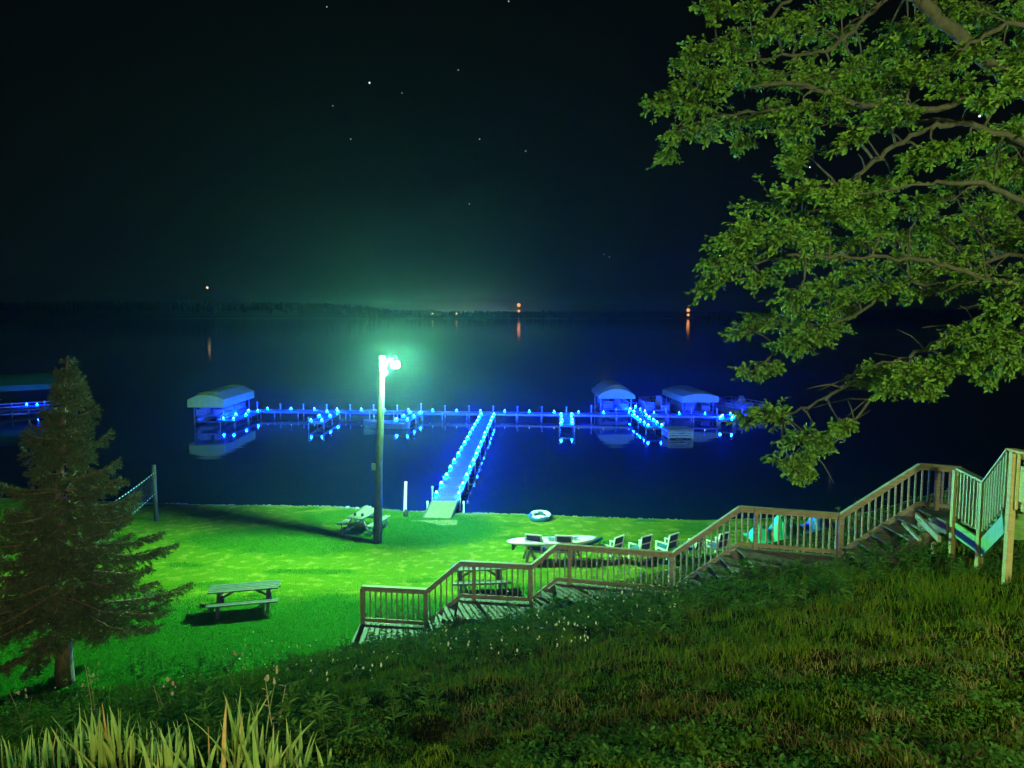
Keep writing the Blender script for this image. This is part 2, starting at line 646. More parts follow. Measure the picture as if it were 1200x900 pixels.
# beacons, house lights on the far shore
def mast(px, ys, Y, label):
    p0 = at(px, ys[-1] + 6, Y)
    top_ = at(px, ys[0], Y)
    t = thing('beacon_mast', label, 'mast', (p0.x, p0.y, 2.0), 'red lit masts on the far shore')
    m = MB()
    m.tube([(p0.x, p0.y, 1.5), (top_.x, top_.y, top_.z + .8)], [.5, .3], 6)
    for k in range(3):
        z = 3 + (top_.z - 3) * (k + .5) / 3
        m.box((p0.x, p0.y, z), (1.6, .25, .25))
    m.build('pole', dark_metal, t)
    for y in ys:
        c = at(px, y, Y - 1.2)
        l = MB(); r = 3.4 if y == ys[0] else 2.6
        l.lathe((c.x, c.y, c.z), [(.2 * r, -r), (.8 * r, -.6 * r), (r, 0), (.8 * r, .6 * r), (.2 * r, r)], 10)
        l.build('beacon_light', red_glow, t, True)


mast(608, (357.5, 364.5), 1462, 'distant mast with two red lights, reflected in the middle of the lake')
mast(806.5, (363.5, 369), 1462, 'distant mast with two red lights beside the oak branches')


def shore_light(px, py, Y, r, label, cat='lamp', pole=True):
    p = at(px, py, Y)
    t = thing('shore_lamp', label, cat, (p.x, p.y, p.z - 4), 'small lights on the far shore')
    l = MB()
    l.lathe((p.x, p.y, p.z), [(.3 * r, -r), (.9 * r, -.5 * r), (r, 0), (.8 * r, .6 * r), (.2 * r, r)], 10)
    l.build('bulb', amber_glow, t, True)
    m = MB(); m.tube([(p.x, p.y + .6, p.z - 5), (p.x, p.y + .6, p.z + r)], .22, 6)
    m.build('post', dark_metal, t)


shore_light(507, 367.5, 1464, 1.7, 'faint amber lamp on the far shore, left one of the close pair')
shore_light(535, 367.5, 1464, 1.9, 'amber lamp on the far shore nearest to the tall red mast')
shore_light(243, 337, 1464, 2.2, 'lone warm lamp high on the hill of the far shore')

# stars
for i, (px, py, s) in enumerate([(433, 97, 1.35), (471, 109, .8), (537, 82, .9), (390, 124, .8), (411, 163, .9), (562, 163, .9), (616, 177, .95),
                                 (550, 239, .95), (383, 8, .7), (596, 1.5, .7), (708, 298, .7), (714, 301, .65), (1148, 136, 1.4), (988, 171, 1.1), (949, 196, .9)]):
    c = ray(px, py).normalized() * 3400 + EYE
    m = MB(); r = 3.0 * s
    m.lathe(c, [(.2 * r, -r), (.85 * r, -.5 * r), (r, 0), (.85 * r, .5 * r), (.2 * r, r)], 8)
    tag(m.build('star', star_glow), 'small white star in the black night sky over the lake', 'star', 'stars in the night sky')


# ------------------------------------------------------------------ docks
def led_light(parent, p, r=.066):
    r *= rnd.uniform(.72, 1.15); p = (p[0] + rnd.uniform(-.03, .03), p[1] + rnd.uniform(-.03, .03), p[2])
    m = MB()
    m.lathe((p[0], p[1], p[2]), [(r * 1.15, 0), (r * 1.15, .03), (r * .9, .035)], 10, mi=0)
    m.lathe((p[0], p[1], p[2]), [(r * .95, .036), (r, .06), (r * .85, .11), (r * .8, .12)], 10, mi=1)
    m.lathe((p[0], p[1], p[2] + .122), [(r * .95, 0), (r * .95, .04), (r * .6, .1), (.01, .12)], 10, mi=2)
    return m.build('deck_light', [black_rubber, led, led_core], parent)


def dock_section(root, x0, y0, x1, y1, width, z, posts_every=2.0, post_h=.0, lights=(), name='deck', boards=True):
    """a walkway in world coordinates from (x0,y0) to (x1,y1)"""
    p = Vector((x0, y0, z)); q = Vector((x1, y1, z))
    d = (q - p); L = d.length; u = d / L; n = Vector((-u.y, u.x, 0))
    m = MB()
    nb = int(L / .145)
    for i in range(nb):
        c = p + u * (L * (i + .5) / nb) + Vector((0, 0, -.02 + rnd.uniform(-.003, .003)))
        m.box(c, (L / nb - .012, width - .06, .035), math.atan2(u.y, u.x))
    m.build(name, dock_deck, root)
    m = MB()
    for s in (-1, 1):
        o = n * (s * width / 2)
        m.bar(p + o + Vector((0, 0, -.08)), q + o + Vector((0, 0, -.08)), .05, .17)
    k = int(L / 1.5)
    for i in range(k + 1):
        c = p + u * (L * i / k) + Vector((0, 0, -.11))
        m.bar(c - n * (width / 2 - .03), c + n * (width / 2 - .03), .05, .08)
    m.build('dock_frame', alu, root)
    return p, u, n, L


def pile(root, p, ztop, r=.04, mt=None, name='post'):
    m = MB()
    m.tube([(p[0], p[1], -2.6), (p[0], p[1], ztop)], r, 8)
    m.lathe((p[0], p[1], ztop), [(r * 1.5, -.05), (r * 1.5, .02), (r * .6, .05)], 8)
    m.build(name, mt or pile_mat, root)


DZ = 0.10
# main pier
pr = thing('pier', 'long straight pier with two rows of blue lights running out from the beach', 'pier', (-2.9, 33.3, DZ))
pa = onz(521.5, 587, DZ); pb = onz(571.5, 486, DZ)
p, u, n, L = dock_section(pr, pa.x, pa.y, pb.x, pb.y, 1.12, DZ)
for i in range(15):
    c = p + u * (.9 + (L - 1.4) * i / 14)
    for s in (-1, 1):
        e = c + n * (s * .52)
        led_light(pr, (e.x, e.y, DZ + .005))
for i in range(8):
    c = p + u * (.5 + (L - 1) * i / 7)
    for s in (-1, 1):
        e = c + n * (s * .62)
        pile(pr, e, DZ + (.10 if i else .5))
ra = onz(512, 608.5, -.2)
rp = MB()
for i in range(4):
    c0 = Vector((ra.x, ra.y, -.16)).lerp(Vector((pa.x, pa.y - .02, DZ - .005)), i / 4)
    c1 = Vector((ra.x, ra.y, -.16)).lerp(Vector((pa.x, pa.y - .02, DZ - .005)), (i + 1) / 4 - .004)
    rp.bar(c0, c1, 1.1, .05)
rp.build('ramp', ramp_ply, pr)
rs = MB()
for s in (-1, 1):
    o = Vector((s * .58, 0, -.03))
    rs.bar(Vector((ra.x, ra.y, -.16)) + o, Vector((pa.x, pa.y, DZ)) + o, .05, .14)
rs.build('ramp_frame', alu, pr)
slab = MB()
sb = onz(508, 614, -.16)
slab.box((sb.x, sb.y + .1, -.235), (1.9, .8, .2), .05, bev=.02)
tag(slab.build('landing_slab', slab_mat), 'low stone slab set in the grass where the pier ramp begins', 'slab')

# cross dock
cl = onz(298, 480.5, DZ); cr = onz(872, 487, DZ)
cd = thing('cross_dock', 'long dock running across the lake with white posts and blue light pools', 'dock', ((cl.x + cr.x) / 2, (cl.y + cr.y) / 2, DZ))
p, u, n, L = dock_section(cd, cl.x, cl.y, cr.x, cr.y, 1.15, DZ)
nP = int(L / 2.0)
for i in range(nP + 1):
    c = p + u * (L * i / nP) + n * .64
    pile(cd, c, DZ + .46 if i % 7 else DZ + .62, .05)
    c = p + u * (L * i / nP) - n * .64
    pile(cd, c, DZ + .03, .035)
    if i < nP:
        c = p + u * (L * (i + .5) / nP) + n * .36
        led_light(cd, (c.x, c.y, DZ + .005), .04)
CU, CN, CP, CLEN = u, n, p, L


def cross_at(px):
    best = None
    for i in range(401):
        c = CP + CU * (CLEN * i / 400)
        d = c - EYE
        x = 600 + F * d.x / d.dot(FWD)
        if best is None or abs(x - px) < best[0]:
            best = (abs(x - px), c)
    return best[1]


def finger(px0, px1, py1, label, nl=4, posts=True, back=0.0, width=1.0):
    c0 = cross_at(px0) - CN * .62
    e = onz(px1, py1, DZ)
    root = thing('finger_dock', label, 'dock', (c0.x, c0.y, DZ), 'short finger docks with blue lights')
    s = c0
    d = (e - c0).normalized()
    p, u, n, L = dock_section(root, s.x + d.x * .05, s.y + d.y * .05, e.x, e.y, width, DZ - .006)
    for i in range(nl):
        c = p + u * (.5 + (L - .75) * i / (nl - 1))
        for sd in (-1, 1):
            q = c + n * (sd * (width / 2 - .08))
            led_light(root, (q.x, q.y, DZ))
    for i in (0, 1, 2):
        c = p + u * (.35 + (L - .45) * i / 2)
        for sd in (-1, 1):
            q = c + n * (sd * (width / 2 + .08))
            pile(root, q, DZ + (.32 if i == 2 else .12), .04)
    return root


finger(304, 266, 492.5, 'finger dock with blue lights beside the green-canopied boat lift', 3)
finger(394, 370, 494.5, 'finger dock with blue lights between the boat lift and the street lamp', 3)
finger(490, 470, 493.5, 'finger dock with blue lights just behind the street lamp pole', 3)
finger(664, 664.5, 498, 'narrow finger dock seen end-on to the right of the pier', 4, width=.95)
finger(748, 768, 500.5, 'brightest finger dock slanting down beside the slatted raft', 5, width=1.15)
finger(852, 850, 492, 'finger dock with blue lights partly behind the oak leaves', 3)
# the far half of the bright finger, beyond the cross dock
fx = thing('finger_dock', 'short lit dock stub behind the cross dock beside the arched boat lift', 'dock', (10.6, 63, DZ), 'short finger docks with blue lights')
c0 = cross_at(752) + CN * .62
e = onz(738, 477.5, DZ)
p, u, n, L = dock_section(fx, c0.x, c0.y + .05, e.x, e.y, 1.1, DZ - .006)
for i in range(3):
    for sd in (-1, 1):
        q = p + u * (.5 + (L - .8) * i / 2) + n * (sd * .45)
        led_light(fx, (q.x, q.y, DZ))
for sd in (-1, 1):
    q = e + n * (sd * .6); pile(fx, q, DZ + .4)

# far left neighbour dock
nb = thing('neighbour_dock', 'far dock by the spruce with a pair of blue lights', 'dock', (-42, 66, DZ))
e0 = onz(-30, 484.5, DZ); e1 = onz(52, 474.5, DZ)
p, u, n, L = dock_section(nb, e0.x, e0.y, e1.x, e1.y, 1.2, DZ)
for px in (31.5, 43.5):
    c = onz(px, 474.5, DZ + .05)
    led_light(nb, (c.x, c.y, DZ + .005), .05)
for px, h in ((8, .45), (28, .3), (47, .3)):
    c = onz(px, 484 - (px + 30) * .115, DZ)
    pile(nb, (c.x, c.y + .65), DZ + h, .05)


# ------------------------------------------------------------------ boats and lifts
def make_lift(name, W, Lh, z_eave, z_top, cmat, arch, label, drop=.42):
    root = thing(name, label, 'boat lift', (0, 0, 0), 'covered boat lifts')
    m = MB()
    k = 9
    prof = []
    for i in range(k):
        t = i / (k - 1) * 2 - 1
        if arch:
            prof.append((t * W / 2, z_eave + drop + (z_top - z_eave - drop) * (1 - abs(t) ** 2.2)))
        else:
            prof.append((t * W / 2, z_eave + drop + (z_top - z_eave - drop) * (1 if abs(t) < .42 else max(0, (1 - abs(t)) / .58))))
    ring = [(-W / 2 - .03, z_eave)] + prof + [(W / 2 + .03, z_eave)]
    ys = [0, .5, Lh / 2, Lh - .5, Lh]
    sc_ = [.0, 1, 1, 1, 0.0]
    vs = []
    for y, s in zip(ys, (.62, 1, 1.0, 1, .62)):
        for (x, z) in ring:
            zz = z if z <= z_eave + drop else z_eave + drop + (z - z_eave - drop) * s
            vs.append((x, y + .02 * math.sin(x * 3), zz))
    nr = len(ring)
    fs = []
    for j in range(4):
        for i in range(nr - 1):
            fs.append((j * nr + i, j * nr + i + 1, (j + 1) * nr + i + 1, (j + 1) * nr + i))
    fs.append(tuple(range(nr))); fs.append(tuple(4 * nr + i for i in range(nr - 1, -1, -1)))
    m.add(vs, fs)
    m.build('canopy', cmat, root)
    for sx in (-1, 1):
        for y in (.7, Lh - .7):
            q = MB()
            q.box((sx * (W / 2 - .22), y, (z_eave - 2.4) / 2 + .1), (.09, .09, z_eave + 2.6), bev=.012)
            q.box((sx * (W / 2 - .22), y, -2.35), (.4, .4, .06))
            q.build('leg', alu, root)
    q = MB()
    for sx in (-1, 1):
        q.bar((sx * (W / 2 - .22), .2, z_eave + .1), (sx * (W / 2 - .22), Lh - .2, z_eave + .1), .06, .07)
        q.bar((sx * (W / 2 - .32), .5, -.12), (sx * (W / 2 - .32), Lh - .5, -.12), .08, .1)
    for y in (.7, Lh - .7):
        q.bar((-(W / 2 - .25), y, -.22), (W / 2 - .25, y, -.22), .08, .1)
        q.bar((-(W / 2 - .25), y, z_eave + .03), (W / 2 - .25, y, z_eave + .03), .06, .07)
    q.build('lift_frame', alu, root)
    q = MB()
    q.lathe((W / 2 - .1, 1.1, .62), [(.05, -.03), (.30, -.02), (.34, 0), (.30, .02), (.05, .03)], 14)
    q.build('winch_wheel', alu, root)
    return root


def make_pontoon(label, W=2.25, Lh=5.8):
    root = thing('pontoon_boat', label, 'boat', (0, 0, 0), 'pontoon boats at the docks')
    for sx in (-1, 1):
        m = MB()
        m.tube([(sx * (W / 2 - .32), -.05, -.18), (sx * (W / 2 - .32), .35, -.25), (sx * (W / 2 - .32), Lh - .3, -.25), (sx * (W / 2 - .32), Lh, -.25)], [.08, .29, .29, .27], 12)
        m.build('pontoon', alu, root, True)
    m = MB(); m.box((0, Lh / 2 + .1, .06), (W, Lh - .3, .09), bev=.02); m.build('deck', alu, root)
    m = MB()
    h0, h1 = .13, .72
    xs_ = W / 2 - .07
    y0, y1 = .45, Lh - .35
    for z in (h0 + .04, (h0 + h1) / 2, h1):
        for sx in (-1, 1):
            m.bar((sx * xs_, y0, z), (sx * xs_, y1, z), .035, .035)
        m.bar((-xs_, y0, z), (-.35, y0, z), .035, .035); m.bar((.35, y0, z), (xs_, y0, z), .035, .035)
        m.bar((-xs_, y1, z), (xs_, y1, z), .035, .035)
    for i in range(8):
        y = y0 + (y1 - y0) * i / 7
        for sx in (-1, 1):
            m.bar((sx * xs_, y, h0), (sx * xs_, y, h1), .035, .035)
    for x in (-xs_, -.35, .35, xs_):
        m.bar((x, y0, h0), (x, y0, h1), .04, .04)
        m.bar((x, y1, h0), (x, y1, h1), .035, .035)
    m.build('railing', boat_white, root)
    m = MB()
    for sx in (-1, 1):
        m.box((sx * (xs_ - .03), (y0 + y1) / 2, .36), (.012, y1 - y0 - .1, .36))
    for x0, x1 in ((-xs_, -.38), (.38, xs_)):
        m.box(((x0 + x1) / 2, y0 + .03, .36), (x1 - x0 - .08, .012, .36))
    m.build('side_panel', boat_dark, root)
    m = MB()
    m.box((.5, Lh * .55, .45), (.55, .5, .7), bev=.05)
    m.bar((.5, Lh * .55 - .1, .8), (.5, Lh * .55 + .1, 1.05), .5, .03)
    m.build('console', boat_white, root)
    for sy in (1.2, Lh - .9):
        m = MB()
        m.box((-.5, sy, .28), (.8, .6, .32), bev=.05)
        m.box((-.5, sy + (.27 if sy > 2 else -.27), .55), (.8, .12, .34), bev=.04)
        m.build('seat', boat_dark, root)
    m = MB(); m.box((0, Lh + .12, .12), (.34, .3, .5), bev=.06); m.box((0, Lh + .16, -.35), (.12, .16, .6)); m.build('outboard', boat_dark, root)
    return root


liftL = make_lift('boat_lift', 2.85, 7.0, 1.02, 2.2, canvas, False, 'green lit canopied boat lift at the left end of the dock', .62)
pl = at(241.5, 489, 59.0)
place(liftL, (pl.x, 59.0, 0), 0.0)
pon = make_pontoon('pontoon boat with pale rails under the green lit canopy')
place(pon, (pl.x, 59.3, .22))
lift1 = make_lift('boat_lift', 3.05, 6.0, 1.1, 2.25, canvas_blue, True, 'arched blue lit boat lift behind the dock right of the pier', .3)
p1 = at(723, 480, 64.4); place(lift1, (p1.x, 64.4, 0))
b1 = copy_tree(pon); place(b1, (p1.x, 64.7, .05), 0, 'pontoon boat with lit rails under the arched blue canopy')
lift2 = make_lift('boat_lift', 3.1, 6.5, .82, 1.72, canvas_blue, False, 'low hipped boat lift canopy nearest to the oak branches', .5)
p2 = at(821, 480, 64.0); place(lift2, (p2.x, 64.0, 0), R(4))
b2 = copy_tree(pon); place(b2, (p2.x, 64.4, -.1), R(4), 'dark pontoon boat under the low hipped canopy')
b3 = copy_tree(pon); p3 = at(771, 480, 65.0); place(b3, (p3.x, 65.0, -.1), R(-3), 'uncovered pontoon boat between the two canopies on the right')
lift3 = make_lift('boat_lift', 3.6, 8.0, 1.35, 2.75, canvas_dark, True, 'large dark green boat lift left of the spruce top', .5)
p4 = at(-22, 460, 68.5); place(lift3, (p4.x, 68.5, 0), R(-52))
b5 = copy_tree(pon); p5 = at(884, 470, 66.0); place(b5, (p5.x, 64.5, -.05), R(20), 'pontoon boat half hidden behind the lowest oak leaves')

# slatted swim raft near the bright finger dock
rf = thing('swim_raft', 'pale slatted swim raft floating beside the brightest finger dock', 'raft', (0, 0, 0))
m = MB()
for i in range(9):
    m.box((-.8 + .2 * i, 0, .52), (.18, 1.9, .04), bev=.006)
m.build('deck', raft_mat, rf)
m = MB()
for z in (.05, .22, .39):
    for sy in (-1, 1):
        m.box((0, sy * .95, z - .02), (1.78, .035, .11))
    for sx in (-1, 1):
        m.box((sx * .9, 0, z - .02), (.035, 1.86, .11))
for sx in (-1, 1):
    for sy in (-1, 1):
        m.box((sx * .85, sy * .9, .18), (.09, .09, .62))
m.build('side_slats', raft_mat, rf)
for sx in (-1, 1):
    q = MB(); q.tube([(sx * .55, -.85, -.1), (sx * .55, .85, -.1)], .2, 10); q.build('float', black_rubber, rf, True)
pr_ = onz(793.5, 512, WATER_Z)
place(rf, (pr_.x, pr_.y, WATER_Z + .12), R(3))


# small moored rowing boat
def hull_boat(name, label, L, W, H, mt, cat='boat'):
    root = thing(name, label, cat, (0, 0, 0))
    st = 13
    outer, inner = [], []
    for i in range(st):
        t = i / (st - 1)
        w = W / 2 * (1 - max(0, (t - .45) / .55) ** 2.2) * (.86 + .14 * min(1, t * 4))
        sheer = H * (1 + .28 * t * t)
        w = max(w, .012)
        keel = .10 * max(0, (t - .7) / .3) ** 2 * H * 4
        row = [(-w, sheer), (-w * .92, sheer * .55), (-w * .55, .06 + keel), (0, keel), (w * .55, .06 + keel), (w * .92, sheer * .55), (w, sheer)]
        outer.append([(x, t * L - L / 2, z) for x, z in row])
        k = .94
        inner.append([(x * k, t * L * .98 - L / 2 + .02, z + (.035 if abs(x) < w * .95 else 0)) for x, z in row])
    m = MB()
    vs = [v for r in outer for v in r]
    fs = []
    for i in range(st - 1):
        for k in range(6):
            fs.append((i * 7 + k, (i + 1) * 7 + k, (i + 1) * 7 + k + 1, i * 7 + k + 1))
    fs.append((0, 1, 2, 3, 4, 5, 6))
    n0 = len(vs)
    vs += [v for r in inner for v in r]
    for i in range(st - 1):
        for k in range(6):
            fs.append((n0 + i * 7 + k, n0 + i * 7 + k + 1, n0 + (i + 1) * 7 + k + 1, n0 + (i + 1) * 7 + k))
        for k in (0, 6):
            a, b2_ = i * 7 + k, (i + 1) * 7 + k
            fs.append((a, b2_, n0 + b2_, n0 + a))
    fs.append((n0, n0 + 1, n0 + 2, n0 + 3, n0 + 4, n0 + 5, n0 + 6))
    m.add(vs, fs)
    m.build('hull', mt, root, True)
    for y in (-L * .3, 0.0, L * .22):
        q = MB(); q.box((0, y, H * .7), (W * .84, .26, .03)); q.build('bench_seat', mt, root)
    return root


rb = hull_boat('rowing_boat', 'small aluminium boat moored by the dock behind the street lamp pole', 3.6, 1.45, .55, alu)
pb_ = onz(452, 501, WATER_Z)
place(rb, (pb_.x, pb_.y, WATER_Z - .12), R(80))


# ------------------------------------------------------------------ street lamp
sl = ground(442, 636)
slt = at(447.5, 417, sl.y - .05)
lampR = thing('street_lamp', 'tall wooden pole street lamp glowing green over the lawn', 'street lamp', sl)
m = MB()
npole = 14
pts = [Vector(sl).lerp(slt, i / npole) + Vector((rnd.uniform(-.012, .012), 0, 0)) for i in range(npole + 1)]
pts[0].z -= .3
m.tube(pts, [.165 - .055 * i / npole for i in range(npole + 1)], 14)
m.build('pole', wood_pole, lampR, True)
lp = at(463.5, 427.5, slt.y - .33)           # lamp lens centre
a0 = Vector((slt.x + .1, slt.y - .05, slt.z - .55))
m = MB()
arm = [a0, a0 + Vector((.03, -.02, .22)), a0.lerp(lp, .32) + Vector((0, 0, .36)), a0.lerp(lp, .62) + Vector((0, 0, .31)), lp + Vector((-.08, .03, .22))]
m.tube(arm, .032, 8)
m.box(a0 + Vector((-.02, 0, -.02)), (.1, .06, .32), bev=.01)
m.build('arm', galv, lampR, True)
hd = thing('x', 'x', 'x')
bpy.data.objects.remove(hd)
m = MB()
m.lathe(lp, [(.125, .093), (.135, .105), (.12, .15), (.085, .19), (.06, .31), (.03, .33)], 18)
head = m.build('lamp_head', galv, lampR, True)
m = MB()
m.lathe(lp, [(.08, -.10), (.105, -.09), (.115, .0), (.11, .09)], 20)
o = m.build('lens', [lamp_glow, lamp_core], head)
for f in o.data.polygons:
    if abs(f.normal.z) > .8:
        f.material_index = 1
m = MB()
c = at(451, 437, slt.y - .2)
m.tube([c + Vector((.09 * math.cos(a), 0, .09 * math.sin(a))) for a in np.linspace(0, 6.28, 15)], .018, 6)
m.bar(c + Vector((-.18, .1, .02)), c + Vector((-.06, 0, .02)), .04, .06)
m.build('cable_hook', galv, lampR)
m = MB()
c = at(438, 547, slt.y - .02)
m.box(c, (.16, .14, .24), bev=.015); m.bar(c + Vector((.04, 0, 0)), c + Vector((.16, 0, 0)), .05, .05)
m.build('meter_box', galv, lampR)
m = MB()
pts = [at(446.5, 540, sl.y - .15), at(446.8, 565, sl.y - .22), at(447.5, 590, sl.y - .22), at(445.5, 612, sl.y - .16), at(444.8, 634, sl.y - .14)]
m.tube(pts, .014, 6); m.build('conduit', galv, lampR)


# ------------------------------------------------------------------ picnic tables
def make_picnic(label):
    root = thing('picnic_table', label, 'picnic table', (0, 0, 0), 'wooden picnic tables on the lawn')
    L = 1.85
    m = MB()
    for i in range(5):
        m.box((0, -.3 + .15 * i, .74 + rnd.uniform(-.003, .003)), (L, .137, .042), bev=.006)
    m.build('tabletop', wood_table, root)
    for s in (-1, 1):
        m = MB()
        for i in range(2):
            m.box((0, s * (.62 + .145 * i), .44), (L, .135, .042), bev=.006)
        m.build('bench_seat', wood_table, root)
    for sx in (-1, 1):
        m = MB()
        x = sx * (L / 2 - .28)
        for s in (-1, 1):
            m.bar((x, s * .22, .715), (x, s * .62, .0), .05, .085, up=(1, 0, 0))
            m.bar((x, s * .72, .41), (x, s * .76, .0), .045, .06, up=(1, 0, 0))
        m.bar((x + .045, -.77, .395), (x + .045, .77, .395), .04, .085)
        m.bar((x + .045, -.34, .69), (x + .045, .34, .69), .04, .06)
        m.build('leg_frame', dark_metal if False else wood_table, root)
    m = MB()
    for sx in (-1, 1):
        m.bar((sx * (L / 2 - .3), 0, .38), (sx * .15, 0, .70), .04, .07)
    m.build('brace', wood_table, root)
    return root


pt = make_picnic('picnic table on the open lawn between the spruce and the stairs')
g = ground(287, 712)
place(pt, (g.x, g.y, tz(g.x, g.y)), R(14), None, None, (1.02, .9, .82))
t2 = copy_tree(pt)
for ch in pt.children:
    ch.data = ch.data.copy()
    ch.data.materials.clear(); ch.data.materials.append(wood_dimmed)
g = ground(427, 621); place(t2, (g.x, g.y, tz(g.x, g.y)), R(74), 'picnic table seen end-on right behind the street lamp pole', None, (.9, .9, .9))
t3 = copy_tree(pt); g = ground(562, 689); place(t3, (g.x, g.y, tz(g.x, g.y)), R(6), 'picnic table seen through the stair railing bars', None, (.9, .9, .9))
bpy.context.view_layer.update()
# two small dark items on the table by the pole
for k, dx in enumerate((-.16, .19)):
    m = MB()
    m.lathe((0, 0, 0), [(.05, 0), (.058, .01), (.05, .10), (.045, .11)], 12)
    o = m.build('dark_cup', black_rubber)
    q = t2.matrix_basis @ Vector((-.52, -dx, .765))
    o.location = q
    tag(o, ['small dark cup on the table by the lamp pole, farther from the pole', 'small dark cup on the table by the lamp pole, close to the pole'][k], 'cup', 'cups on the picnic table')


# ------------------------------------------------------------------ chairs, board, float, tarps
def make_chair(label):
    root = thing('patio_chair', label, 'chair', (0, 0, 0), 'white framed patio chairs on the lawn')
    W = .58
    for s in (-1, 1):
        m = MB()
        y = s * W / 2
        m.box((.22, y, .20), (.05, .045, .40), bev=.008)
        m.box((-.26, y, .20), (.05, .045, .40), bev=.008)
        m.build('leg', plastic_white, root) if False else None
        m.bar((.30, y, .40), (-.30, y, .34), .045, .06)
        m.bar((.27, y, .0), (.25, y, .60), .05, .05)
        m.build('side_frame', plastic_white, root)
        m = MB(); m.box((-.02, y, .62), (.62, .09, .035), bev=.01); m.bar((-.28, y, .36), (-.40, y, .98), .045, .05)
        m.build('armrest', plastic_white, root)
    m = MB()
    m.bar((.29, 0, .415), (-.26, 0, .355), W - .06, .03)
    m.build('seat', sling2, root)
    m = MB()
    m.bar((-.285, 0, .42), (-.395, 0, .96), W - .07, .025, up=(1, 0, 0))
    m.build('backrest', sling, root)
    m = MB()
    for h in (.98, .40, .69):
        x = -.28 - (h - .36) * .194
        m.bar((x - .012, -W / 2, h), (x - .012, W / 2, h), .045, .045)
    for s in (-1, 1):
        m.bar((-.29, s * (W / 2 - .024), .40), (-.402, s * (W / 2 - .024), .98), .03, .035)
    m.build('back_frame', plastic_white, root)
    return root


chairs = [(629, 655, 70, 'white framed chair with dark blue back beside the white paddle board tail'),
          (662, 656, 80, 'white framed chair standing in front of the middle of the white paddle board'),
          (716, 655, 135, 'white framed chair just right of the paddle board tip'),
          (749, 654, 128, 'white framed chair third in the row from the green heap side of the rail landing'),
          (780, 651, 132, 'white framed chair beside the post where the rail starts to climb again'),
          (810, 652, 140, 'white framed chair behind the lower end of the sloping rail'),
          (839, 650, 126, 'white framed chair closest to the green tarp heap')]
ch0 = make_chair(chairs[0][3])
for i, (px, py, rz, lb) in enumerate(chairs):
    g = onz(px, py, 0.0)
    c = ch0 if i == 0 else copy_tree(ch0)
    place(c, (g.x, g.y, tz(g.x, g.y)), R(rz), lb, None, (.86, .86, .9) if i > 1 else (.95, .95, 1.0))

# paddle board on two low trestles
pbd = thing('paddle_board', 'long white paddle board with dark deck pads and black fin lying across trestles', 'paddle board', (0, 0, 0))
BL = 3.05
m = MB()
st = 25
vs = []
for i in range(st):
    t = i / (st - 1)
    s = 2 * t - 1
    w = .40 * max(.02, (1 - abs(s) ** 3.0)) ** .55
    zc = .10 * max(0, s) ** 3 + .03 * max(0, -s) ** 3
    for (fx_, fz) in ((-1, 0), (-.9, .055), (0, .07), (.9, .055), (1, 0), (.85, -.05), (0, -.06), (-.85, -.05)):
        th_ = .25 + .75 * min(1, (1 - abs(s)) * 5)
        vs.append((s * BL / 2, fx_ * w, zc + fz * th_))
fs = []
for i in range(st - 1):
    for k in range(8):
        k2 = (k + 1) % 8
        fs.append((i * 8 + k, i * 8 + k2, (i + 1) * 8 + k2, (i + 1) * 8 + k))
fs.append(tuple(range(7, -1, -1))); fs.append(tuple((st - 1) * 8 + k for k in range(8)))
m.add(vs, fs)
m.build('board', board_white, pbd, True)
for x, l in ((-.62, .62), (.12, .5), (.85, .3)):
    m = MB(); m.box((x, 0, .078), (l, .42, .016), bev=.006); m.build('deck_pad', boat_dark, pbd)
m = MB()
m.add([(-BL / 2 + .16, -.012, -.05), (-BL / 2 + .36, -.012, -.05), (-BL / 2 + .22, -.006, -.27), (-BL / 2 + .16, -.006, -.27),
       (-BL / 2 + .16, .012, -.05), (-BL / 2 + .36, .012, -.05), (-BL / 2 + .22, .006, -.27), (-BL / 2 + .16, .006, -.27)],
      [(0, 1, 2, 3), (7, 6, 5, 4), (0, 4, 5, 1), (1, 5, 6, 2), (2, 6, 7, 3), (3, 7, 4, 0)])
m.build('fin', black_rubber, pbd)
g = onz(647, 634.5, .66)
place(pbd, (g.x, g.y, .66), R(4))
for k, dx in enumerate((-.75, .8)):
    tr = thing('trestle', ['low dark trestle under the tail half of the paddle board', 'low dark trestle under the nose half of the paddle board'][k], 'trestle', (0, 0, 0), 'trestles under the paddle board')
    m = MB(); m.box((0, 0, .565), (.09, .8, .05)); m.build('beam', wood_rail, tr)
    for s in (-1, 1):
        m = MB()
        for sx in (-1, 1):
            m.bar((0, s * .34, .54), (sx * .2, s * .38, 0), .05, .06)
        m.build('leg', wood_rail, tr)
    q = Matrix.Rotation(R(4), 3, 'Z') @ Vector((dx, 0, 0))
    place(tr, (g.x + q.x, g.y + q.y, tz(g.x + q.x, g.y + q.y)), R(4))

# blue and white kayak nose behind the board
ky = thing('kayak', 'bright blue kayak with white rim lying behind the paddle board tip', 'kayak', (0, 0, 0))
m = MB(); vs = []; fs = []
for i in range(17):
    s = i / 8 - 1
    w = .36 * (1 - abs(s) ** 2.2) ** .8 + .015
    for a in range(8):
        an = a / 8 * 2 * math.pi
        vs.append((s * 1.1, w * math.cos(an), .18 + .16 * math.sin(an) * (1 - .6 * abs(s)) + .1 * abs(s) ** 3))
for i in range(16):
    for a in range(8):
        fs.append((i * 8 + a, i * 8 + (a + 1) % 8, (i + 1) * 8 + (a + 1) % 8, (i + 1) * 8 + a))
m.add(vs, fs); m.build('hull', tube_blue, ky, True)
m = MB(); m.tube([(.5 * math.cos(a), .22 * math.sin(a), .345) for a in np.linspace(0, 6.283, 21)], .03, 6); m.build('cockpit_rim', tube_white, ky, True)
g = onz(684, 641, .1); place(ky, (g.x - .35, g.y + .5, tz(g.x, g.y)), R(8))

